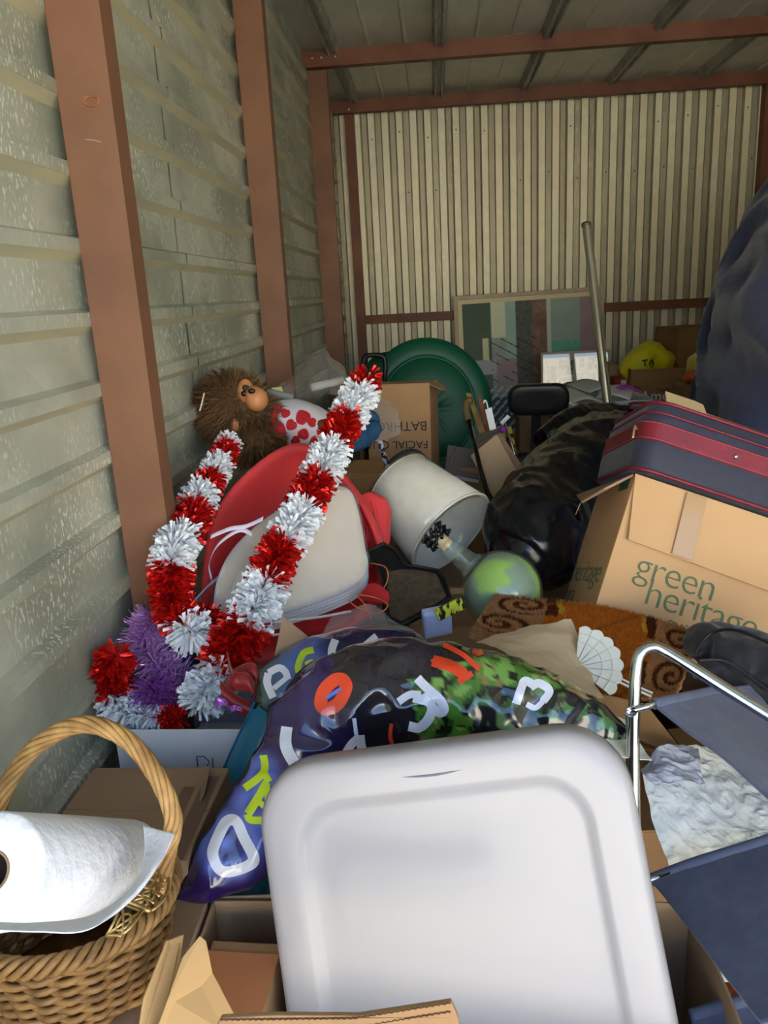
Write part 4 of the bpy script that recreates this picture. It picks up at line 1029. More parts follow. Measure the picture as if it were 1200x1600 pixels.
# ------------------------------------------------------------------ tissue paper behind the chair
def tissue(nm, lab, C, nu, nv, amp, seed, m, cat='paper'):
    g = MB().grid(net(C, nu, nv)); g.v = [p + crumple(p, amp * 1.6, 9, seed) + Vector((0, 0, 1)) * amp * .9 * (ridged(p, 36, seed) - .3) for p in g.v]
    return tag(g.build(nm, m, smooth=False, solid=.0008), lab, cat)
M_tis = mat('tissue_paper', (222, 226, 222), .75, bump=.2, bscale=60)
tissue('tissue_paper', 'crumpled white tissue paper behind the chrome chair slings', [[A(1002, 1205, 1.16), A(1060, 1165, 1.22), A(1130, 1170, 1.26), A(1240, 1185, 1.3)], [A(1008, 1245, 1.12), A(1070, 1215, 1.17), A(1140, 1215, 1.2), A(1240, 1230, 1.23)], [A(1020, 1290, 1.08), A(1080, 1270, 1.11), A(1150, 1270, 1.13), A(1240, 1270, 1.15)], [A(1050, 1360, 1.03), A(1100, 1340, 1.05), A(1160, 1330, 1.06), A(1240, 1330, 1.07)]], 70, 90, .0045, 2, M_tis)
tissue('tissue_wad', 'bluish tissue wad sticking up at the top of the tissue heap', [[A(1006, 1206, 1.14), A(1040, 1164, 1.18), A(1085, 1172, 1.20)], [A(1012, 1218, 1.11), A(1050, 1190, 1.14), A(1092, 1198, 1.15)], [A(1030, 1230, 1.09), A(1060, 1222, 1.10), A(1100, 1226, 1.11)]], 40, 44, .006, 5, mat('tissue_blue', (200, 206, 222), .75, bump=.2, bscale=60))
tissue('tissue_strip', 'strip of white tissue hanging below the seat sling', [[A(1072, 1440, .98), A(1090, 1460, .98), A(1110, 1480, .98)], [A(1085, 1490, .96), A(1108, 1500, .96), A(1130, 1510, .96)], [A(1105, 1530, .94), A(1130, 1535, .94), A(1150, 1535, .94)]], 24, 18, .004, 7, M_tis)
bc = carton('chair_carton', 'brown carton with orange print under the folding chair', TR((0.55, 1.22, 0), (0, 0, 8)), (0.18, 0.42, 0.585), M_card, tape=False)
MB().box((-.0905, -.12, .25), (-.0902, .10, .50), TR((0.55, 1.22, 0), (0, 0, 8))).build('orange_print', mat('orange_print', (186, 96, 48), .7, col2=(150, 70, 40), scale=12), bc)
# chair's own carrier: carton under its hidden far half
carton('side_carton', 'brown carton standing beside the folding chair at the frame edge', TR((0.93, 1.35, 0), (0, 0, -4)), (0.5, 0.5, 0.62), M_card2, tape=True)

# ------------------------------------------------------------------ black padded bag over the chair top
M_bfab = mat('black_nylon', (30, 30, 38), .7, col2=(24, 24, 32), scale=80, bump=.15, bscale=500, sheen=.3)
pb = thing('padded_bag', 'folded black padded fabric bag with a zip beside the doormat', 'bag', A(1150, 1060, 1.38))
pr = closed_loft(sausage([(1082, 1012, 1.40, .010, .02), (1100, 1008, 1.41, .034, .05), (1140, 1022, 1.40, .052, .08), (1200, 1046, 1.37, .062, .1), (1280, 1080, 1.32, .062, .1)], 60, 60, amp=.006, sc=12, seed=2, ridge=.014, rsc=14))
pr.build('fabric_body', M_bfab, pb, smooth=True)
pr = closed_loft(sausage([(1088, 1046, 1.36, .008, .02), (1120, 1052, 1.36, .026, .04), (1160, 1078, 1.34, .034, .06), (1220, 1112, 1.30, .03, .06)], 50, 50, amp=.005, sc=12, seed=5, ridge=.010, rsc=16))
pr.build('folded_flap', M_bfab, pb, smooth=True)
MB().tube(curve([A(1092, 1032, 1.335), A(1130, 1032, 1.325), A(1165, 1052, 1.30), A(1215, 1090, 1.255)], 40), .0028, 6).build('zip', mat('zip_black', (46, 46, 52), .35), pb, smooth=True)
MB().tube(curve([A(1086, 1020, 1.35), A(1110, 990, 1.37), A(1150, 985, 1.34), A(1210, 1008, 1.29)], 40), .003, 6).build('piping', M_black, pb, smooth=True)
# ------------------------------------------------------------------ black refuse bags
M_trash = mat('black_polythene', (14, 16, 22), 0.22, spec=0.6)
def trash(nm, lab, st, nu, nv, seed, ridge=.02):
    rows = sausage(st, nu, nv, amp=.010, sc=5, seed=seed, ridge=ridge, rsc=5)
    rows = [[p + Vector((0, 0, .007 * ridged(Vector((p.x * 1.6 + p.z, p.y * .35, p.z * 1.4)), 16, seed))) for p in r] for r in rows]
    return tag(closed_loft(rows).build(nm, M_trash, smooth=True), lab, 'bag')
trash('refuse_bag', 'big full black refuse bag lying beside the lampshade', [(786, 900, 1.97, .02, .02), (806, 884, 2.0, .09, .09), (828, 850, 2.08, .14, .13), (864, 795, 2.32, .15, .14), (904, 740, 2.62, .15, .15), (945, 705, 2.88, .13, .16), (975, 685, 3.05, .06, .08)], 120, 110, 4, .022)
trash('refuse_bag', 'gathered black refuse bag behind the big one at the pole foot', [(845, 690, 3.10, .03, .04), (875, 676, 3.15, .07, .10), (925, 668, 3.2, .09, .14), (985, 676, 3.2, .09, .14), (1040, 690, 3.15, .03, .05)], 90, 80, 9, .022)

# ------------------------------------------------------------------ lampshade in clear wrap
M_shade = mat('ivory_linen', (226, 224, 208), .8, col2=(218, 214, 198), scale=30, bump=.05, bscale=200)
ca_ = A(624, 757, 2.28); cb_ = A(705, 834, 2.14)
ax_ = (cb_ - ca_).normalized(); LSM = frame3(ca_, ax_.orthogonal(), ax_.cross(ax_.orthogonal()))
if (LSM.to_3x3() @ Vector((0, 0, 1))).dot(ax_) < 0: LSM = LSM @ TR((0, 0, 0), (180, 0, 0))
Ls_ = (cb_ - ca_).length
ls = thing('lampshade', 'ivory drum lampshade in clear wrap lying on its side', 'lampshade', M=LSM)
MB().lathe([(.110, 0), (.145, Ls_), (.1425, Ls_), (.1075, 0), (.110, 0)], 64, LSM).build('shade', M_shade, ls, smooth=True)
for z, r in ((0, .109), (Ls_, .144)):
    MB().tube([LSM @ Vector((r * math.cos(a), r * math.sin(a), z)) for a in [2 * math.pi * k / 64 for k in range(64)]], .0032, 6, True).build('rim_tape', mat('ivory_tape', (236, 230, 206), .7), ls, smooth=True)
for k in range(3):
    a = R(120 * k + 20)
    MB().tube([LSM @ Vector((.104 * math.cos(a), .104 * math.sin(a), .02)), LSM @ Vector((.012 * math.cos(a), .012 * math.sin(a), .035))], .0018, 6).build('spider_arm', M_chrome, ls)
wrp = MB(); rows = []
for z, r in ((-.004, .085), (-.006, .114), (Ls_ * .3, .123), (Ls_ * .7, .137), (Ls_ + .004, .1475), (Ls_ + .006, .135), (Ls_ * .8, .131), (Ls_ * .4, .118)):
    rows.append([LSM @ (Vector((r * math.cos(a), r * math.sin(a), z)) * (1 + .012 * noise.noise(Vector((a * 4, z * 30, 1))))) for a in [2 * math.pi * k / 90 for k in range(90)]])
wrp.grid(rows, closed_u=True).build('clear_wrap', M_clear, ls, smooth=True)

# ------------------------------------------------------------------ glass jug with a cork
M_glass = film('jug_glass', (206, 232, 214), clear=.90, rough=.02, rim=.4)
JM = None
jc = A(784, 922, 1.80); jn = A(696, 850, 1.86)
ja = (jn - jc).normalized(); JM = frame3(jc, ja.orthogonal(), ja.cross(ja.orthogonal()))
if (JM.to_3x3() @ Vector((0, 0, 1))).dot(ja) < 0: JM = JM @ TR((0, 0, 0), (180, 0, 0))
jl = (jn - jc).length; rj = .098
jug = thing('glass_jug', 'round pale green glass jug with a long neck and cork stopper', 'jug', M=JM)
prof = [(0, -rj)] + [(rj * math.sin(t), -rj * math.cos(t)) for t in [R(a) for a in range(12, 156, 8)]] + [(.036, rj * .93), (.031, rj * 1.0), (.029, rj * 1.08), (.025, jl * .8), (.022, jl * .93), (.026, jl * .95), (.026, jl * .99), (.021, jl), (.017, jl)]
MB().lathe(prof, 56, JM).build('glass', M_glass, jug, smooth=True)
MB().tube([JM @ Vector((.034 * math.cos(a), .034 * math.sin(a), rj * .97)) for a in [2 * math.pi * k / 40 for k in range(40)]], .0035, 6, True).build('neck_ring', M_glass, jug, smooth=True)
MB().lathe([(0, -rj * .94)] + [(rj * .94 * math.sin(t), -rj * .94 * math.cos(t)) for t in [R(a) for a in range(12, 150, 8)]] + [(0, rj * .85)], 48, JM).build('milky_coating', mat('milky_green', (140, 166, 142), .5, col2=(166, 212, 84), scale=8, lo=.48, hi=.54, detail=2), jug, smooth=True)
MB().lathe([(0, jl - .012), (.0165, jl - .012), (.019, jl + .018), (.017, jl + .021), (.008, jl + .021), (.008, jl + .016), (0, jl + .016)], 24, JM).build('cork', mat('cork', (214, 196, 156), .85, col2=(196, 172, 128), scale=80), jug, smooth=True)
lace = MB()
for k in range(9):
    a = 2 * math.pi * k / 9
    lace.tube([JM @ Vector(((.028 + .006 * math.sin(5 * t / 12 * math.pi)) * math.cos(a + t * .12), (.028 + .006 * math.sin(5 * t / 12 * math.pi)) * math.sin(a + t * .12), jl + .012 + .036 * t / 12)) for t in range(13)], .0042, 6)
lace.build('lace_collar', M_black, jug, smooth=True)

# ------------------------------------------------------------------ car floor mat
fm = thing('car_mat', 'dirty black car floor mat with brown carpet panel', 'car mat', A(640, 940, 1.72))
fpl = (A(600, 860, 1.86), A(698, 920, 1.74), A(620, 978, 1.62)); fn = (fpl[1] - fpl[0]).cross(fpl[2] - fpl[0]).normalized()
if fn.z < 0: fn = -fn
fo_ = [onpl(*q, fpl[0], fn) for q in ((566, 866), (600, 850), (618, 862), (632, 884), (652, 886), (684, 892), (694, 905), (704, 934), (690, 946), (626, 978), (606, 970), (598, 940), (600, 910), (588, 885))]
k = len(fo_); fc_ = sum(fo_, Vector()) / k
MB().add(fo_ + [p - fn * .012 for p in fo_], [tuple(range(k)), tuple(range(2 * k - 1, k - 1, -1))] + [(i, (i + 1) % k, k + (i + 1) % k, k + i) for i in range(k)]).build('rubber_base', M_black, fm, bevel=.004)
ins = [onpl(*q, fpl[0], fn) + fn * .002 for q in ((606, 894), (628, 890), (652, 891), (682, 897), (697, 931), (687, 940), (627, 971), (610, 963), (604, 930))]
k = len(ins); MB().add(ins + [p - fn * .004 for p in ins], [tuple(range(k)), tuple(range(2 * k - 1, k - 1, -1))] + [(i, (i + 1) % k, k + (i + 1) % k, k + i) for i in range(k)]).build('carpet_panel', mat('dusty_carpet', (96, 82, 62), .98, col2=(74, 64, 50), scale=70, bump=.6, bscale=300), fm, bevel=.002)
MB().tube([p + fn * .002 for p in fo_], .0042, 6, True).build('edge_bead', M_black, fm, smooth=True)

# ------------------------------------------------------------------ odds between jug and printed bag
cb = MB().grid(net([[A(496, 1000, 1.45), A(535, 960, 1.52), A(580, 950, 1.55), A(650, 990, 1.52)], [A(500, 1010, 1.42), A(550, 985, 1.46), A(600, 980, 1.47), A(660, 1005, 1.46)], [A(520, 1030, 1.40), A(560, 1020, 1.41), A(610, 1015, 1.41), A(670, 1020, 1.41)]], 30, 50))
cb.v = [p + crumple(p, .010, 15, 3) for p in cb.v]
tag(cb.build('clear_bag', film('milky_wrap', (214, 216, 222), clear=.78, rough=.10), smooth=True), 'crumpled clear plastic bag below the car mat', 'bag')
tw = thing('orange_twine', 'loop of thin orange twine hanging by the car mat', 'string', A(600, 950, 1.6))
MB().tube(curve([A(580, 880, 1.80), A(602, 886, 1.77), A(606, 905, 1.74), A(596, 925, 1.70)], 24), .0014, 5).build('cord', mat('orange_cord', (232, 122, 70), .6), tw)
MB().tube(curve([A(545, 938, 1.60), A(560, 950, 1.575), A(590, 958, 1.57), A(606, 946, 1.60), A(590, 935, 1.63), A(560, 930, 1.62), A(570, 945, 1.58), A(580, 968, 1.55)], 50), .0014, 5).build('cord', mat('orange_cord', (232, 122, 70), .6), tw)
rc = MB(); 
tag(closed_loft(sausage([(566, 935, 1.68, .010, .01), (580, 928, 1.68, .022, .02), (596, 932, 1.66, .020, .02), (606, 940, 1.65, .008, .008)], 20, 20, amp=.004, sc=30, seed=1)).build('red_knit', mat('red_wool', (196, 40, 44), .9), smooth=True), 'small bunched red cloth beside the car mat', 'cloth')
pk = thing('snack_packet', 'pale blue packet with a lime and black label beside the jug', 'packet', A(690, 975, 1.62))
MB().box((-.032, -.012, 0), (.032, .012, .075), frame3(A(684, 990, 1.60), Vector((1, .2, .1)), Vector((0, 1, .4)))).build('packet_body', mat('pale_blue_card', (176, 186, 226), .45, bump=.15, bscale=30), pk, bevel=.006)
MB().box((-.024, -.004, 0), (.040, .004, .030), frame3(A(702, 962, 1.57), Vector((1, .1, .45)), Vector((0, 1, .3)))).build('label_strip', mat('lime_black_label', (196, 206, 60), .45, col2=(28, 30, 30), scale=60, lo=.48, hi=.52, stretch=(2, 1, .4)), pk, bevel=.002)
rbn = thing('red_ribbon', 'glittered red ribbon loops beside the white tinsel', 'ribbon', A(385, 1090, 1.30))
for j, path in enumerate(([(350, 1080), (372, 1055), (400, 1050), (412, 1085)], [(345, 1076), (375, 1100), (405, 1112)], [(356, 1030), (366, 1060), (390, 1066), (408, 1100)])):
    cv = curve([A(x, y, 1.335 - .012 * j) for x, y in path], 30)
    MB().grid([[p + Vector((0, .0, .016)) for p in cv], [p + Vector((.004, -.012, -.016)) for p in cv]]).build('ribbon_loop', mat('red_satin', (150, 24, 30), .4, sheen=.4), rbn, smooth=True, solid=.001)
    MB().tube([p + Vector((0, 0, .016)) for p in cv], .0012, 5).build('gold_edge', mat('bronze_glitter', (178, 104, 62), .4, .6), rbn)
for nm, lab, q in (('purple_scrap', 'purple foil scrap on the white tinsel at the carton edge', (348, 1100)), ('violet_scrap', 'second purple foil scrap beside the red ribbon', (368, 1108))):
    g = MB().grid(net([[A(q[0] - 10, q[1] - 6, 1.31), A(q[0], q[1] - 10, 1.31), A(q[0] + 10, q[1] - 4, 1.31)], [A(q[0] - 8, q[1] + 6, 1.30), A(q[0], q[1] + 2, 1.30), A(q[0] + 8, q[1] + 8, 1.30)]], 8, 10)); g.v = [p + crumple(p, .006, 40) for p in g.v]
    tag(g.build(nm, M_purple2, solid=.0006), lab, 'foil')

# ------------------------------------------------------------------ plush ape doll
M_fur = mat('brown_fur', (122, 92, 62), .9, attr='print', spec=.2)
M_furb = mat('fur_backing', (96, 72, 48), .95)
M_skin = mat('tan_vinyl', (204, 142, 92), .5, col2=(190, 124, 78), scale=30)
doll = thing('plush_ape', 'brown furry plush ape lying on its back in heart pyjamas', 'soft toy', A(470, 690, 2.35))
def ellip(mb, c, r, M3=None, nu=20, nv=24):
    rows = []
    for i in range(nu + 1):
        t = math.pi * i / nu
        rows.append([Vector(c) + (M3 @ Vector((r[0] * math.sin(t) * math.cos(2 * math.pi * j / nv), r[1] * math.sin(t) * math.sin(2 * math.pi * j / nv), r[2] * math.cos(t))) if M3 is not None else Vector((r[0] * math.sin(t) * math.cos(2 * math.pi * j / nv), r[1] * math.sin(t) * math.sin(2 * math.pi * j / nv), r[2] * math.cos(t)))) for j in range(nv)])
    mb.grid(rows, closed_u=True)
hc = A(362, 636, 2.24); ck = A(398, 655, 2.26); bd_ = A(462, 668, 2.36); hp_ = A(505, 676, 2.46)
mb = MB()
ellip(mb, hc, (.090, .095, .090)); ellip(mb, ck, (.070, .080, .062)); ellip(mb, A(396, 690, 2.22), (.075, .07, .055)); ellip(mb, bd_, (.10, .09, .065)); ellip(mb, hp_, (.085, .08, .06)); ellip(mb, A(425, 668, 2.30), (.07, .07, .06))
ob = mb.build('body', M_furb, doll, smooth=True)
rm = ob.modifiers.new('remesh', 'REMESH'); rm.mode = 'VOXEL'; rm.voxel_size = .009; rm.use_smooth_shade = True
fb = MB(); fcol = []
facec = A(404, 622, 2.14)
def fur_on(c, r, n, ln, flow, skip):
    for k in range(n):
        d = Vector((rng.gauss(0, 1), rng.gauss(0, 1), rng.gauss(0, 1))).normalized()
        p = Vector(c) + Vector((d.x * r[0], d.y * r[1], d.z * r[2]))
        if skip(p, d): continue
        q = (d + flow * rng.uniform(.3, 1.0) + Vector((rng.gauss(0, .22), rng.gauss(0, .22), rng.gauss(0, .22)))).normalized() * ln * rng.uniform(.6, 1.15)
        s = q.cross(Vector((rng.random(), rng.random(), rng.random()))).normalized() * .0013
        a1 = p + q * .6; a2 = p + q + flow * ln * .25
        fb.add([p - s, p + s, a1 + s * .8, a1 - s * .8, a2], [(0, 1, 2, 3), (3, 2, 4)])
        f = rng.uniform(.65, 1.35); c_ = lin((112, 82, 52) if rng.random() < .7 else (138, 106, 72)); fcol.extend([tuple(x * f for x in c_)] * 5)
noface = lambda p, d: (p - A(392, 614, 2.20)).length < .046
fur_on(hc, (.088, .092, .088), 5200, .040, Vector((-.35, 0, -.35)), noface)
fur_on(ck, (.068, .078, .060), 3000, .042, Vector((.1, 0, -.75)), lambda p, d: noface(p, d) or (p - A(402, 624, 2.18)).length < .05)
fur_on(A(396, 690, 2.22), (.075, .07, .055), 2200, .036, Vector((0, 0, -.7)), lambda p, d: False)
fb.build('fur', M_fur, doll, colors=fcol, kind='stuff')
mb = MB(); ellip(mb, A(384, 612, 2.19), (.024, .030, .036)); mb.build('face', M_skin, doll, smooth=True)
mb = MB(); ellip(mb, A(401, 624, 2.17), (.032, .034, .034)); ellip(mb, A(396, 615, 2.17), (.024, .028, .022)); mz = mb.build('muzzle', M_skin, doll, smooth=True)
mb = MB(); ellip(mb, A(393, 611, 2.144), (.011, .006, .008)); mb.build('nostril', M_black, mz, smooth=True)
mb = MB(); ellip(mb, A(381, 615, 2.156), (.008, .006, .008)); mb.build('eye', mat('glossy_eye', (20, 14, 12), .1), doll, smooth=True)
mb = MB(); ellip(mb, A(384, 606, 2.16), (.010, .008, .009)); mb.build('brow', mat('dark_brow', (54, 42, 36), .7), doll, smooth=True)
mb = MB(); ellip(mb, A(367, 664, 2.145), (.011, .008, .018)); mb.build('ear', M_skin, doll, smooth=True)
mb = MB(); mb.tube([A(319, 614, 2.12), A(316, 628, 2.115), A(312, 642, 2.115)], .0022, 5); mb.build('swing_tag', mat('tag_white', (232, 214, 200), .6), doll)
M_pj = mat('white_cotton', (222, 216, 226), .85, bump=.1, bscale=60)
M_redc = mat('red_cotton', (196, 36, 46), .8)
sh_ = closed_loft(sausage([(424, 668, 2.30, .03, .05), (438, 660, 2.31, .062, .085), (462, 662, 2.34, .074, .10), (490, 668, 2.39, .066, .09), (508, 674, 2.43, .04, .06)], 44, 50, amp=.004, sc=16, seed=6)).build('pyjama_top', M_pj, doll, smooth=True)
ts = bvh_of(sh_)
for (x, y, s, a) in ((446, 646, 5, 20), (473, 652, 8, 150), (455, 664, 6, 40), (474, 678, 6, 200), (487, 660, 5, 100), (438, 676, 6, 0), (492, 690, 6, 60), (462, 688, 5, 300)):
    hp2 = [(x + s * (math.cos(R(a)) * u - math.sin(R(a)) * v), y + s * (math.sin(R(a)) * u + math.cos(R(a)) * v)) for u, v in ((0, .9), (-.9, -.1), (-.5, -.75), (0, -.3), (.5, -.75), (.9, -.1))]
    decal_stroke(ts, hp2, s * 1.2, 'heart_print', M_redc, sh_, True, .0012, 2.0)
MB().tube(curve([A(430, 636, 2.25), A(428, 655, 2.22), A(432, 672, 2.22), A(420, 682, 2.20), A(386, 686, 2.16)], 30), .010, 8).build('collar', M_redc, doll, smooth=True)
mb = MB(); ellip(mb, A(434, 672, 2.22), (.022, .016, .026)); ellip(mb, A(432, 640, 2.25), (.016, .014, .016)); mb.build('bow', M_redc, doll, smooth=True)
mb = MB(); mb.tube(curve([A(480, 660, 2.30), A(500, 664, 2.30), A(516, 668, 2.31)], 10), [.022, .022, .021, .02, .02, .019, .02, .022, .022, .012], 12); mb.build('arm', mat('brown_plush', (104, 70, 46), .95, col2=(84, 56, 36), scale=60), doll, smooth=True)
M_den = mat('blue_denim_plush', (34, 84, 122), .9, col2=(26, 66, 100), scale=40, bump=.2, bscale=120)
for (pth, rr) in (([A(512, 668, 2.42), A(540, 672, 2.43), A(562, 666, 2.44), A(580, 656, 2.44), A(590, 660, 2.43)], [.045, .042, .036, .030, .012]), ([A(515, 690, 2.38), A(545, 692, 2.37), A(566, 684, 2.38), A(584, 672, 2.38), A(596, 668, 2.38)], [.04, .036, .032, .030, .012])):
    cv = curve(pth, 24); rs = [cr(rr, i * (len(rr) - 1) / 23) for i in range(24)]
    m_ = MB().tube(cv, rs, 16); m_.v = [p + crumple(p, .004, 24) for p in m_.v]; m_.build('leg', M_den, doll, smooth=True)

# ------------------------------------------------------------------ clear wrapping and papers behind the doll
pw = MB().grid(net([[A(412, 620, 2.75), A(450, 590, 2.9), A(498, 546, 3.0), A(520, 560, 3.0), A(545, 590, 2.95)], [A(420, 632, 2.6), A(460, 610, 2.7), A(505, 578, 2.75), A(528, 585, 2.75), A(548, 605, 2.75)], [A(430, 642, 2.5), A(470, 628, 2.55), A(508, 615, 2.58), A(535, 615, 2.6), A(552, 620, 2.6)]], 40, 60))
pw.v = [p + crumple(p, .016, 10, 2) for p in pw.v]
tag(pw.build('plastic_wrapping', film('grey_wrap', (216, 216, 212), clear=.76, rough=.08, rim=.6), smooth=True), 'crumpled clear plastic wrapping behind the plush ape', 'plastic')
for nm, lab, c0, c1, r in (('paper_tube', 'white rolled paper inside the clear wrapping', (486, 606, 2.75), (535, 594, 2.85), .014), ('clear_tube', 'grey translucent tube beside the plush ape', (418, 612, 2.5), (458, 622, 2.5), .012)):
    a = A(*c0); b = A(*c1); ob = MB().tube([a, a.lerp(b, .5), b], r, 14).build(nm, mat('paper_tube_white', (226, 222, 212), .6) if nm == 'paper_tube' else film('tube_film', (200, 204, 206), clear=.5), smooth=True)
    tag(ob, lab, 'tube')
for nm, lab, q, m_ in (('yellow_tag', 'small yellow paper tag lying by the metal post', [(424, 606), (440, 604), (442, 612), (428, 614)], mat('pale_yellow', (226, 224, 150), .7)), ('white_tag', 'small white paper tag under the yellow one', [(414, 612), (424, 616), (420, 622), (412, 618)], M_paper)):
    tag(sheet(nm, [A(x, y, 2.52) for x, y in q], m_, None, t=.001), lab, 'tag')

# ------------------------------------------------------------------ cartons in the middle
M_tan = mat('tan_cardboard', (188, 146, 96), .85, col2=(178, 136, 88), scale=4)
tb_ = carton('tan_carton', 'small tan carton under the feet of the plush ape', TR((-0.235, 2.60, 0.70), (0, 0, -12)), (0.18, 0.2, 0.185), M_tan, tape=False)
FB = TR((-0.14, 3.02, 0.73), (-4, 0, -7))
fb_ = carton('facial_tissue_carton', 'upside-down tall brown carton with black tissue lettering', FB, (0.24, 0.24, 0.385), M_card, tape=False)
TM = FB @ TR((.115, -.1212, 0.0), (90, 180, 0))
text_obj('lettering', 'FACIAL QUALITY', .042, FB @ TR((.110, -.1212, .176), (90, 180, 0)), M_ink, fb_, thick=.0004)
text_obj('lettering', 'BATHROOM', .050, FB @ TR((.108, -.1212, .248), (90, 180, 0)), M_ink, fb_, thick=.0004)
for o_ in list(fb_.children):
    if o_.name.startswith('lettering'):
        o_.data.transform(Matrix.Identity(4))
sheet('sticker', [FB @ Vector(q) for q in ((-.112, -.1214, .378), (-.062, -.1214, .376), (-.064, -.1214, .335), (-.075, -.1214, .325), (-.110, -.1214, .340))], mat('cream_sticker', (206, 196, 150), .6, col2=(130, 150, 120), scale=50, lo=.55, hi=.7), fb_, t=.0006)
MB().tube([FB @ Vector((-.118 + .018 * k, -.1216, .318 + .003 * math.sin(k * 1.3))) for k in range(13)], .0008, 4).build('crease', M_card2, fb_)
sheet('flap', [FB @ Vector(q) for q in ((.12, -.118, .385), (.12, .118, .385), (.165, .112, .350), (.160, -.05, .36))], M_card, fb_)
carton('base_carton', 'brown carton buried under the plush ape and tan carton', TR((-0.37, 2.42, 0), (0, 0, 3)), (0.5, 0.62, 0.69), M_card2, tape=True)
carton('sled_carton', 'brown carton buried under the red sled', TR((-0.36, 1.85, 0), (0, 0, -3)), (0.46, 0.42, 0.50), M_card2, tape=True)
carton('tissue_base_carton', 'brown carton buried under the tall tissue carton', TR((-0.17, 3.05, 0), (0, 0, 2)), (0.36, 0.5, 0.71), M_card2, tape=True)
ob_ = carton('book_carton', 'open carton with a grey binder in it behind the lampshade', TR((0.105, 3.02, 0.0), (0, 0, -4)), (0.14, 0.2, 0.80), M_tan, closed=False, tape=False, flaps=(('l', -20, .06),))
bk = thing('grey_binder', 'grey binder lying slanted in the open carton', 'binder', A(722, 735, 2.98))
MB().box((-.065, -.09, 0), (.065, .09, .022), frame3(A(722, 728, 2.98), Vector((1, 0, -.22)), Vector((0, 1, .5)))).build('cover', mat('grey_binder_cover', (128, 124, 126), .5), bk, bevel=.003)
MB().box((-.062, -.092, .004), (.066, .088, .018), frame3(A(722, 728, 2.98), Vector((1, 0, -.22)), Vector((0, 1, .5)))).build('pages', M_paper, bk)
carton('shade_base_carton', 'brown carton buried under the lampshade', TR((0.03, 2.15, 0), (0, 0, 2)), (0.27, 0.5, 0.60), M_card2, tape=True)
hs = thing('black_hose', 'curved black hose arching behind the lampshade', 'hose', A(640, 720, 2.6))
MB().tube(curve([A(600, 740, 2.55), A(612, 722, 2.57), A(632, 708, 2.6), A(652, 708, 2.62), A(668, 724, 2.63), A(676, 745, 2.63)], 40), .0105, 12).build('tube', mat('black_rubber', (44, 44, 48), .6), hs, smooth=True)
st = thing('patterned_strap', 'black and white patterned strap hanging off the tan carton', 'strap', A(602, 730, 2.5))
MB().grid([[p, p + Vector((.016, -.004, 0))] for p in curve([A(590, 688, 2.50), A(594, 705, 2.49), A(600, 725, 2.48), A(604, 745, 2.47)], 20)]).build('webbing', mat('black_white_weave', (20, 20, 24), .8, col2=(200, 196, 214), scale=70, lo=.52, hi=.56), st, solid=.002)
bl = MB().grid(net([[A(560, 640, 2.7), A(585, 620, 2.85), A(612, 630, 2.85)], [A(570, 665, 2.62), A(598, 655, 2.7), A(622, 655, 2.75)], [A(585, 690, 2.6), A(605, 690, 2.65), A(625, 680, 2.7)]], 24, 24)); bl.v = [p + crumple(p, .016, 14, 6) for p in bl.v]
tag(bl.build('cellophane', film('cellophane_film', clear=.80, rough=.06), smooth=True), 'scrap of shiny cellophane on the tissue carton', 'plastic')
bh = thing('black_tube_frame', 'black bent tube handle beside the top of the garland', 'handle', A(590, 575, 3.78))
MB().tube(curve([A(568, 575, 3.78), A(570, 558, 3.78), A(580, 555, 3.78), A(596, 556, 3.78), A(602, 566, 3.78), A(601, 600, 3.78), A(604, 660, 3.83), A(608, 712, 3.9)], 60), .012, 10).build('tube', M_black, bh, smooth=True)

# leaning boards, poles and sticks
lb = sheet('leaning_board', [A(735, 712, 2.72), A(776, 678, 2.76), A(824, 768, 2.60), A(790, 812, 2.55)], mat('kraft_board', (186, 158, 126), .75), None, t=.02)
tag(lb, 'brown card-backed board leaning behind the lampshade', 'board')
lb = sheet('second_board', [A(742, 692, 2.85), A(782, 676, 2.87), A(832, 752, 2.72), A(800, 790, 2.68)], mat('kraft_board2', (170, 140, 110), .75), None, t=.02)
tag(lb, 'second brown board just behind the leaning one', 'board')
lb = sheet('grey_board', [A(744, 702, 2.78), A(778, 680, 2.82), A(780, 672, 2.90), A(748, 682, 2.90)], mat('grey_felt', (112, 104, 86), .9), None, t=.01)
tag(lb, 'grey padded board edge on top of the leaning boards', 'board')
def rod(nm, lab, cat, pts, r, m, n=8): 
    return tag(MB().tube([A(*p) for p in pts], r, n).build(nm, m, smooth=True), lab, cat)
cane = thing('walking_cane', 'shiny black cane leaning in front of the boards', 'cane', A(785, 850, 2.3))
MB().tube([A(732, 655, 2.75), A(750, 730, 2.6), A(770, 800, 2.46), A(785, 850, 2.36)], .008, 10).build('shaft', mat('gloss_black', (18, 18, 20), .15), cane, smooth=True)
MB().tube(curve([A(732, 658, 2.75), A(728, 640, 2.78), A(730, 628, 2.80), A(738, 626, 2.80)], 12), .013, 10).build('grip', mat('worn_wood_grip', (96, 78, 52), .7), cane, smooth=True)
tag(sheet('yard_stick', [A(728, 614, 3.0), A(736, 614, 3.0), A(764, 690, 2.9), A(754, 692, 2.9)], mat('ochre_wood', (150, 120, 54), .7, col2=(120, 92, 44), scale=30), None, t=.006), 'ochre wooden yardstick among the leaning sticks', 'stick')
tag(sheet('wooden_slat', [A(746, 620, 3.05), A(754, 622, 3.05), A(772, 692, 2.95), A(762, 694, 2.95)], mat('red_wood', (136, 88, 54), .7, col2=(110, 70, 44), scale=30), None, t=.008), 'reddish wooden slat beside the yardstick', 'stick')
lab_ = sheet('white_tag_strip', [A(758, 640, 2.92), A(768, 636, 2.92), A(780, 690, 2.88), A(770, 694, 2.88)], M_paper, None, t=.004); tag(lab_, 'white printed cardboard strip with black teeth pattern', 'strip')
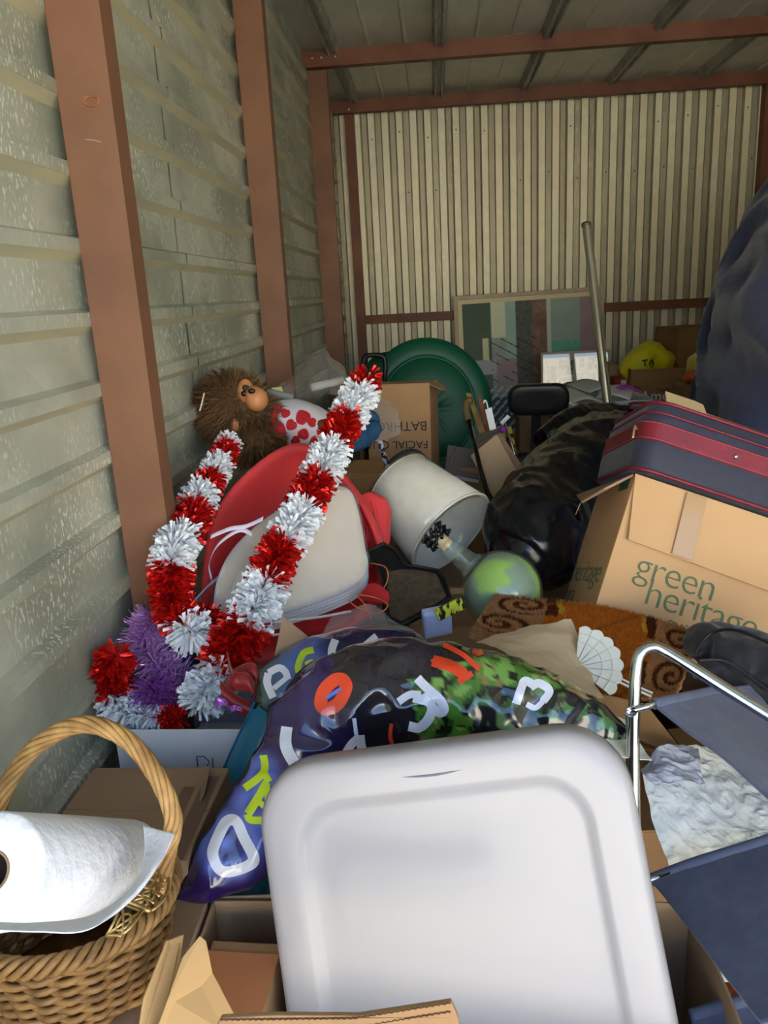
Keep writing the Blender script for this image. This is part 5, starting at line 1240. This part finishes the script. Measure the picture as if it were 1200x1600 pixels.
for k in range(4):
    sheet('tooth_mark', [A(763 + k * 3, 650 + k * 10, 2.912 - k * .006), A(769 + k * 3, 652 + k * 10, 2.912 - k * .006), A(768 + k * 3, 659 + k * 10, 2.908 - k * .006)], M_ink, lab_, t=.001)
MB().tube(curve([A(763, 640, 2.915), A(760, 628, 2.93), A(757, 626, 2.93), A(756, 630, 2.93)], 10), .0028, 6).build('hook', M_paper, lab_)
pr_ = thing('folding_rule', 'yellow and chrome jointed rods standing beside the boards', 'rods', A(810, 745, 2.7))
for dx, y0, y1 in ((0, 655, 745), (-9, 668, 690)):
    MB().tube([A(788 + dx, y0, 2.95), A(788 + dx + (y1 - y0) * .29, y1, 2.85)], .005, 8).build('rod', M_chrome, pr_, smooth=True)
for x, y in ((796, 672), (800, 690), (803, 705), (786, 682), (815, 735)):
    MB().tube([A(x - 1, y - 5, 2.935), A(x + 2, y + 6, 2.925)], .0095, 10).build('yellow_joint', mat('mustard', (150, 132, 50), .6), pr_, smooth=True)
MB().tube([A(783, 662, 2.94), A(795, 650, 2.94)], .008, 8).build('white_head', M_paper, pr_, smooth=True)
mb = MB(); ellip(mb, A(785, 671, 2.93), (.014, .014, .014)); mb.build('purple_knob', mat('purple_plastic', (120, 40, 140), .4), pr_, smooth=True)
carton('board_base_carton', 'brown carton buried under the leaning boards', TR((0.31, 2.88, 0), (0, 0, 0)), (0.3, 0.36, 0.60), M_card2, tape=True)
carton('bag_base_carton', 'brown carton buried under the refuse bags', TR((0.40, 2.25, 0), (0, 0, -6)), (0.36, 0.5, 0.56), M_card2, tape=True)
carton('jug_base_carton', 'brown carton buried under the glass jug and doormat', TR((0.19, 1.66, 0), (0, 0, 5)), (0.5, 0.40, 0.50), M_card2, tape=True)
carton('lettered_base_carton', 'brown carton buried under the lettered carton', TR((0.86, 1.98, 0), (0, 0, 3)), (0.5, 0.45, 0.40), M_card2, tape=True)

# ------------------------------------------------------------------ green plastic lids
M_green = mat('green_plastic', (12, 84, 58), .42, spec=.4)
def disc(nm, lab, c, rx_, rz_, tilt, yaw):
    M_ = TR(c, (90 + tilt, 0, yaw))
    o_ = thing(nm, lab, 'lid', M=M_)
    pr2 = []
    for r, z in ((0, .05), (.45, .055), (.62, .05), (.70, .035), (.74, .028), (.78, .032), (.90, .030), (.97, .018), (1.0, 0), (1.0, -.025), (.985, -.025)):
        pr2.append([M_ @ Vector((r * rx_ * math.cos(a), r * rz_ * math.sin(a), z)) for a in [2 * math.pi * k / 72 for k in range(72)]])
    MB().grid(pr2, closed_u=True).build('shell', M_green, o_, smooth=True, solid=.004)
    MB().tube([M_ @ Vector((.72 * rx_ * math.cos(a), .72 * rz_ * math.sin(a), .034)) for a in [2 * math.pi * k / 72 for k in range(72)]], .010, 8, True).build('moulded_ring', M_green, o_, smooth=True)
    return o_
gc = A(668, 640, 3.95)
gl = disc('sandbox_lid', 'large dark green plastic tub lid leaning behind the tissue carton', gc, .325, .36, -14, 4)
disc('small_green_lid', 'smaller green lid peeping out behind the large green one', A(606, 606, 4.25) - Vector((0, 0, .13)), .19, .32, -8, -3)
carton('lid_base_carton', 'brown carton buried under the green lids', TR((-0.18, 4.08, 0), (0, 0, 2)), (0.72, 0.5, 0.525), M_card2, tape=True)

# ------------------------------------------------------------------ pictures at the back
FRM = TR((0.689, 6.005, 0.885), (-5.5, -0.8, 1.5))
art = thing('framed_abstract_print', 'large framed abstract print leaning on the back wall', 'picture', M=FRM)
M_frm = mat('pale_wood_frame', (196, 178, 148), .5, col2=(180, 160, 132), scale=12)
M_frm2 = mat('cream_mat_board', (226, 214, 172), .7)
W_, H_ = 1.10, 1.06
for x0, x1, z0, z1 in ((-W_ / 2, W_ / 2, H_ / 2 - .03, H_ / 2), (-W_ / 2, W_ / 2, -H_ / 2, -H_ / 2 + .03), (-W_ / 2, -W_ / 2 + .03, -H_ / 2 + .03, H_ / 2 - .03), (W_ / 2 - .03, W_ / 2, -H_ / 2 + .03, H_ / 2 - .03)):
    MB().box((x0, -.014, z0), (x1, .014, z1), FRM).build('frame_rail', M_frm, art, bevel=.003)
MB().box((-W_ / 2 + .03, -.004, -H_ / 2 + .03), (W_ / 2 - .03, 0, H_ / 2 - .03), FRM).build('mat_board', M_frm2, art)
ax0, ax1, az0, az1 = -W_ / 2 + .062, W_ / 2 - .050, -H_ / 2 + .06, H_ / 2 - .062
def artc(u, v, p):   # flat print: blocks and slanted strokes (u left-right, v top-down)
    n = noise.noise(Vector((u * 9, v * 9, 0))) * .5 + .5; n2 = noise.noise(Vector((u * 40, v * 40, 3))) * .5 + .5
    c = lerp3(lin((118, 134, 126)), lin((150, 164, 158)), n)
    if u < .21: c = lerp3(lin((70, 84, 72)), lin((104, 116, 100)), n * v * 1.6)
    if .21 <= u < .32 and v < .27: c = lin((214, 206, 168))
    if .145 <= u < .19 and .27 < v < .44: c = lin((196, 190, 158))
    if .32 <= u < .41: c = lerp3(lin((126, 154, 146)), lin((148, 172, 164)), n)
    if .08 < u < .25 and .44 < v < .56: c = lin((160, 162, 164))
    if .24 < u < .40 and .44 < v < .72: c = lerp3(lin((150, 120, 124)), lin((132, 140, 142)), n)
    if .40 <= u < .52: c = lerp3(lin((62, 66, 60)), lin((94, 98, 90)), n2)
    if .52 <= u < .63: c = lerp3(lin((92, 74, 66)), lin((130, 104, 92)), n2 * n * 1.8)
    if .63 <= u < .66: c = lin((168, 178, 166))
    if .66 <= u < .88: c = lerp3(lin((120, 136, 128)), lin((140, 152, 146)), n)
    if .66 <= u < .95 and .33 < v < .75 and (u - .66) * .9 + v * .3 < .36: c = lerp3(lin((64, 140, 116)), lin((110, 164, 146)), n2)
    if .87 <= u and v < .46: c = lerp3(lin((124, 104, 112)), lin((148, 128, 134)), n)
    if v > .74 and u < .5: c = lerp3(lin((56, 78, 92)), lin((96, 84, 108)), n)
    s = (u * 1.0 + v * .85) * 16
    if v > .66 and u < .55 and abs((s % 1) - .5) < .16 and n2 > .35: c = lin((168, 186, 188))
    s2 = (v - u * .62) * 14
    if .2 < u < .55 and .28 < v < .62 and abs((s2 % 1) - .5) < .06 and n > .42: c = lin((84, 44, 40))
    return c
NUa, NVa = 130, 130
rows = [[FRM @ Vector((ax0 + (ax1 - ax0) * j / NVa, -.006, az1 + (az0 - az1) * i / NUa)) for j in range(NVa + 1)] for i in range(NUa + 1)]
MB().grid(rows).build('artwork', mat('art_print', (255, 255, 255), .7, attr='print', spec=.3), art, colors=[tuple(min(.8, 1.55 * q) for q in artc(j / NVa, i / NUa, None)) for i in range(NUa + 1) for j in range(NVa + 1)])
CM = TR((0.955, 5.60, 0.79), (-7, -0.6, -7))
cl_ = thing('photo_collage_frame', 'small framed photo collage with bright glass in front of the abstract print', 'picture', M=CM)
w2, h2 = .47, .42
for x0, x1, z0, z1 in ((-w2 / 2, w2 / 2, h2 / 2 - .016, h2 / 2), (-w2 / 2, w2 / 2, -h2 / 2, -h2 / 2 + .016), (-w2 / 2, -w2 / 2 + .016, -h2 / 2 + .016, h2 / 2 - .016), (w2 / 2 - .016, w2 / 2, -h2 / 2 + .016, h2 / 2 - .016)):
    MB().box((x0, -.010, z0), (x1, .010, z1), CM).build('frame_rail', M_frm, cl_, bevel=.002)
MB().box((-w2 / 2 + .016, -.002, -h2 / 2 + .016), (w2 / 2 - .016, .004, h2 / 2 - .016), CM).build('white_mount', mat('mount_white', (214, 212, 206), .6), cl_)
M_ph = mat('grey_photo', (70, 62, 64), .6, col2=(160, 152, 152), scale=30, lo=.4, hi=.6)
for cx, cz, pw_, ph_, rd in ((.045, .13, .030, .06, 0), (.118, .125, .062, .082, 0), (.040, .032, .05, .05, 1), (.118, .022, .058, .058, 0), (.040, -.058, .062, .05, 0), (.118, -.068, .058, .058, 0), (-.06, .10, .10, .10, 0), (-.06, -.03, .10, .08, 0), (-.16, .06, .06, .12, 0)):
    if rd: MB().lathe([(0, .0005), (.028, .0005), (.028, 0)], 24, CM @ TR((cx, -.0022, cz), (90, 0, 0))).build('photo', M_ph, cl_)
    else: MB().box((cx - pw_ / 2, -.0028, cz - ph_ / 2), (cx + pw_ / 2, -.002, cz + ph_ / 2), CM).build('photo', M_ph, cl_)
MB().box((-w2 / 2 + .016, -.0062, -h2 / 2 + .016), (w2 / 2 - .016, -.0052, h2 / 2 - .016), CM).build('glass', film('picture_glass', (255, 255, 255), clear=.97, rough=.01, rim=.45), cl_)

# ------------------------------------------------------------------ chrome pole, office chair
pole = thing('chrome_pole', 'tall bare chrome pole leaning against the back wall', 'pole', A(953, 655, 3.9))
p0, p1 = A(954, 672, 3.9), A(916, 350, 4.25)
MB().tube([p0, p0.lerp(p1, .5), p1], .0225, 20, cap=False).build('tube', mat('brushed_steel', (226, 222, 204), .22, .9), pole, smooth=True)
MB().tube([p1 - (p1 - p0).normalized() * .012, p1 + (p1 - p0).normalized() * .004], .0245, 20).build('end_cap', mat('pole_end', (120, 116, 100), .4, .8), pole, smooth=True)
oc = thing('office_chair', 'black office chair headrest rising above the refuse bag', 'chair', A(840, 660, 3.75))
hrM = frame3(A(841, 624, 3.72), Vector((1, 0, -.02)), Vector((0, -.12, 1)))
rows = []
for s, z in ((.75, -.035), (.95, -.03), (1.0, -.012), (1.0, .008), (.96, .022), (.85, .026), (.5, .024), (.15, .023)):
    rows.append([hrM @ Vector((x * s, y * s, z)) for x, y in rrect(.285, .148, .06, 8)])
mb = MB().grid(rows, closed_u=True); n = len(rows[0]); b = len(mb.v) - n; mb.f.append(tuple(b + k for k in range(n))); mb.mi.append(0); mb.f.append(tuple(range(n - 1, -1, -1))); mb.mi.append(0)
mb.build('headrest', mat('black_leatherette', (20, 20, 24), .38), oc, smooth=True)
MB().box((-.022, -.30, -.05), (.022, -.06, -.035), hrM).build('stem', M_black, oc, bevel=.004)
MB().box((.06, -.10, -.03), (.10, -.055, -.005), hrM).build('bracket', mat('dark_red_plastic', (70, 22, 26), .5), oc, bevel=.004)
rows = []
for s, z in ((.8, -.06), (1, -.04), (1, -.01), (.9, .01), (.4, .0)):
    rows.append([hrM @ Vector((x * s, y * s - .50, z - .01)) for x, y in rrect(.46, .46, .08, 8)])
mb = MB().grid(rows, closed_u=True); b = len(mb.v) - n; mb.f.append(tuple(b + k for k in range(n))); mb.mi.append(0)
mb.build('backrest', M_black, oc, smooth=True)
MB().tube([hrM @ Vector((0, -.55, -.06)), Vector((A(841, 624, 3.72).x, 3.62, 0.01))], .03, 12).build('column', M_black, oc)
MB().lathe([(.03, 0), (.25, 0), (.26, .02), (.03, .05)], 30, TR((A(841, 624, 3.72).x, 3.62, 0))).build('foot', M_black, oc)

# ------------------------------------------------------------------ white tub of papers and cartons along the back
tub = thing('white_tub', 'white plastic tub heaped with papers behind the refuse bag', 'tub', (0.93, 4.55, .6))
TMx = TR((0.93, 4.55, .60), (0, 0, 3))
rows = []
for ins, z in ((.05, 0), (.02, .04), (0, .20), (-.012, .205), (-.012, .222), (.002, .222), (.012, .20), (.04, .03)):
    rows.append([TMx @ Vector((x, y, z)) for x, y in rrect(.46 - 2 * ins, .40 - 2 * ins, .06, 6)])
mb = MB().grid(rows, closed_u=True); n2_ = len(rows[0]); b = len(mb.v) - n2_; mb.f.append(tuple(b + k for k in range(n2_))); mb.mi.append(0)
mb.build('tub_body', mat('white_tub_plastic', (206, 212, 208), .45), tub, smooth=True)
for i, (x, y, a, w, h, col_, nm, lab) in enumerate(((-.12, -.05, 12, .2, .28, (226, 222, 210), 'paper_sheaf', 'cream sheaf of papers heaped in the white tub'), (.08, -.1, -20, .18, .2, (236, 236, 236), 'white_card', 'white card lying on the tub beside the pole'), (.15, -.08, 8, .16, .05, (196, 80, 190), 'magenta_folder', 'magenta folder edge in the white tub'), (.0, .05, 30, .26, .2, (196, 204, 200), 'grey_folder', 'pale grey folder lying across the white tub'))):
    g = MB().grid(net([[Vector((-w / 2, -h / 2, 0)), Vector((0, -h / 2, .02)), Vector((w / 2, -h / 2, -.01))], [Vector((-w / 2, h / 2, .01)), Vector((0, h / 2, .03)), Vector((w / 2, h / 2, 0))]], 5, 12))
    Mx = TR((0.90 + x, 4.55 + y, .835 + .012 * i), (6, 0, a)); g.v = [Mx @ p for p in g.v]
    tag(g.build(nm, mat(nm, col_, .7), smooth=True, solid=.004), lab, 'paper')
carton('tub_base_carton', 'brown carton buried under the white tub', TR((0.93, 4.55, 0), (0, 0, 2)), (0.5, 0.5, 0.595), M_card2, tape=True)
M_bk = mat('back_cardboard', (154, 118, 78), .88, col2=(142, 106, 70), scale=4)
def bcart(nm, lab, pxl, pxr, pyt, pyb, Y, d, yaw=0, **kw):
    a = A(pxl, pyb, Y); b = A(pxr, pyb, Y); t = A((pxl + pxr) / 2, pyt, Y)
    w = (b - a).length; h = t.z - (a.z + b.z) / 2; c = (a + b) / 2
    return carton(nm, lab, TR((c.x, Y + d / 2, (a.z + b.z) / 2), (0, 0, yaw)), (w, d, h), kw.pop('m', M_bk), **kw)
b1_ = bcart('tall_back_carton', 'tall brown carton with dark plastic on top by the back wall', 1046, 1136, 512, 678, 5.35, .40, 6, closed=False, tape=False)
cv = MB().grid(net([[A(1075, 520, 5.4), A(1100, 507, 5.45), A(1130, 512, 5.45)], [A(1080, 526, 5.38), A(1105, 518, 5.38), A(1132, 524, 5.38)]], 14, 24)); cv.v = [p + crumple(p, .03, 10, 4) for p in cv.v]
tag(cv.build('dark_plastic', film('dark_film', (70, 74, 72), clear=.3, rough=.15), smooth=True), 'crumpled dark clear plastic on the tall back carton', 'plastic')
b2x = bcart('open_back_carton', 'open brown carton holding a yellow bag near the back wall', 986, 1072, 576, 680, 4.85, .40, -3, closed=False, tape=False, flaps=(('f', 158, .01),))
b3 = bcart('white_lettered_carton', 'brown carton with white lettering in front of the yellow bag', 1000, 1098, 606, 700, 4.65, .18, -2, tape=False, closed=False)
text_obj('lettering', 'Americ', .085, TR(A(1000, 627, 4.645), (90, 0, -2)), M_paper, b3, thick=.0004)
text_obj('lettering', 'THIS SIDE UP TO', .038, TR(A(1024, 614, 4.645), (90, 0, -2)), M_ink, b3, thick=.0004)
bcart('plain_back_carton', 'plain brown carton below the orange and yellow bags', 1062, 1140, 604, 720, 4.40, .2, 2, tape=False, m=M_card2)
bcart('low_back_carton', 'low brown carton with a red box on it beside the pole', 967, 983, 612, 720, 4.95, .2, 0, tape=False)
bcart('narrow_back_carton', 'narrow upright brown carton just right of the pole', 949, 962, 572, 720, 5.18, .25, 0, tape=False, m=M_card2)
rdb = thing('red_box', 'small dark red box with a white label on the low back carton', 'box', A(980, 612, 5.0))
MB().box((-.085, 0, 0), (.085, .12, .085), Matrix.Translation(A(981, 611, 5.0))).build('body', mat('dark_red_card', (140, 24, 30), .5), rdb, bevel=.003)
MB().box((-.045, -.0012, .025), (.012, -.0004, .07), Matrix.Translation(A(981, 611, 5.0))).build('label_sticker', mat('label_white', (206, 190, 184), .6), rdb)
def crumpbag(nm, lab, st, m, seed, amp=.02):
    rows = sausage(st, 40, 40, amp=amp, sc=8, seed=seed, ridge=amp * .8, rsc=9)
    return tag(closed_loft(rows).build(nm, m, smooth=True), lab, 'bag')
M_yel = mat('yellow_polythene', (214, 204, 30), .35, spec=.5)
yb = crumpbag('yellow_bag', 'bright yellow plastic bag in the open back carton', [(976, 588, 5.0, .02, .03), (990, 572, 5.02, .08, .1), (1012, 562, 5.05, .10, .12), (1034, 566, 5.06, .08, .1), (1048, 572, 5.06, .02, .03)], M_yel, 3)
ty = bvh_of(yb)
for seg in ([(1003, 564), (1012, 562)], [(1007, 562), (1008, 572)], [(1014, 570), (1018, 562), (1021, 570)]): decal_stroke(ty, seg, 2.2, 'printed_letter', M_ink, yb, False, .003, 2.0)
crumpbag('pale_yellow_bag', 'pale yellow plastic bag on the plain back carton', [(1078, 580, 4.6, .03, .04), (1092, 572, 4.62, .07, .08), (1112, 566, 4.64, .07, .08), (1128, 560, 4.64, .02, .03)], mat('pale_yellow_poly', (220, 216, 110), .4), 6)
crumpbag('clear_lumpy_bag', 'brownish clear bag under the pale yellow one', [(1088, 598, 4.55, .02, .03), (1100, 590, 4.55, .06, .06), (1120, 588, 4.55, .07, .07), (1136, 592, 4.55, .03, .03)], mat('brown_clear_poly', (150, 130, 108), .3), 8)
crumpbag('orange_bag', 'orange plastic bag beside the pale yellow one', [(1070, 598, 4.52, .01, .02), (1078, 592, 4.52, .05, .06), (1090, 598, 4.52, .04, .05), (1096, 602, 4.52, .01, .02)], mat('orange_poly', (226, 104, 56), .4), 7, .012)
tag(sheet('blue_folder', [A(1080, 570, 4.70), A(1108, 544, 4.72), A(1124, 556, 4.72), A(1104, 576, 4.70)], mat('royal_blue_card', (30, 34, 130), .5), None, t=.02), 'dark royal blue folder sticking up behind the pale yellow bag', 'folder')
carton('back_base_carton', 'wide brown carton buried along the back wall', TR((1.73, 5.10, 0), (0, 0, 0)), (0.9, 1.0, 0.42), M_card2, tape=True)
carton('picture_base_carton', 'brown carton buried under the framed pictures', TR((0.90, 5.58, 0), (0, 0, 0)), (0.7, 0.3, 0.575), M_card2, tape=True)
carton('print_base_carton', 'flat brown carton buried under the abstract print', TR((0.69, 5.92, 0), (0, 0, 0)), (0.9, 0.22, 0.335), M_card2, tape=True)
carton('pole_base_carton', 'brown carton buried under the chrome pole', TR((0.86, 3.93, 0), (0, 0, 2)), (0.2, 0.3, 0.70), M_card2, tape=True)

# ------------------------------------------------------------------ tall stack under a navy quilted cover
M_quilt = mat('navy_quilt', (50, 56, 82), .85, col2=(42, 47, 70), scale=18, bump=.25, bscale=70, sheen=.35)
nvq = thing('navy_quilted_cover', 'tall stack draped in a navy quilted moving blanket', 'blanket', (1.55, 3.25, 0))
rows = []
edge = [(0.0, 1.11), (.5, 1.10), (.85, 1.085), (1.0, 1.095), (1.2, 1.13), (1.4, 1.17), (1.6, 1.245), (1.8, 1.35), (1.95, 1.48), (2.05, 1.60), (2.10, 1.72), (2.12, 1.82)]
NZ = 90
for i in range(NZ):
    t = i * (len(edge) - 1) / (NZ - 1); e = cr([Vector((a, b, 0)) for a, b in edge], t); z, x0 = e.x, e.y
    w = 2.15 - x0; row = []
    f = 1.0 if z < 2.0 else max(.15, 1 - (z - 2.0) / .14)
    for j in range(140):
        a = 2 * math.pi * j / 140; ca, sa = math.cos(a), math.sin(a)
        ca = math.copysign(abs(ca) ** .45, ca); sa = math.copysign(abs(sa) ** .45, sa)
        p = Vector((x0 + w / 2 + ca * w / 2, 3.25 + sa * .42 * (f if z > 2 else 1), z))
        k_ = noise.noise(Vector((p.x * 5 + z * 3.2, p.y * 5 - z * 1.0, z * 1.2)))
        p += Vector((-.035, -.02, 0)) * (1 - abs(k_) * 3.2) * (.5 + .6 * min(1, z / 1.2))
        row.append(p)
    rows.append(row)
closed_loft(rows).build('blanket', M_quilt, nvq, smooth=True)

# ------------------------------------------------------------------ shared group phrases for repeats
for o_ in list(COL.objects):
    if o_.parent is not None or 'category' not in o_.keys() or 'group' in o_.keys(): continue
    n_ = o_.name.split('.')[0]
    if n_.endswith('carton'):
        o_['group'] = 'cartons along the back wall' if 'back_' in n_ or n_ == 'white_lettered_carton' else ('small cartons packed in the open carton' if n_ in ('inner_carton', 'taped_carton', 'filler_carton') else 'cardboard cartons in the pile')
    elif n_ == 'refuse_bag': o_['group'] = 'black refuse bags'
    elif n_ in ('leaning_board', 'second_board', 'grey_board'): o_['group'] = 'boards leaning behind the lampshade'
    elif n_.startswith('tissue_'): o_['group'] = 'tissue paper by the folding chair'
    elif n_.startswith('printed_film'): o_['group'] = 'printed plastic bags'
    elif n_ in ('yellow_bag', 'pale_yellow_bag', 'clear_lumpy_bag', 'orange_bag'): o_['group'] = 'plastic bags on the back cartons'
    elif n_ in ('yard_stick', 'wooden_slat'): o_['group'] = 'wooden sticks behind the lampshade'
    elif n_ in ('sandbox_lid', 'small_green_lid'): o_['group'] = 'green plastic lids'
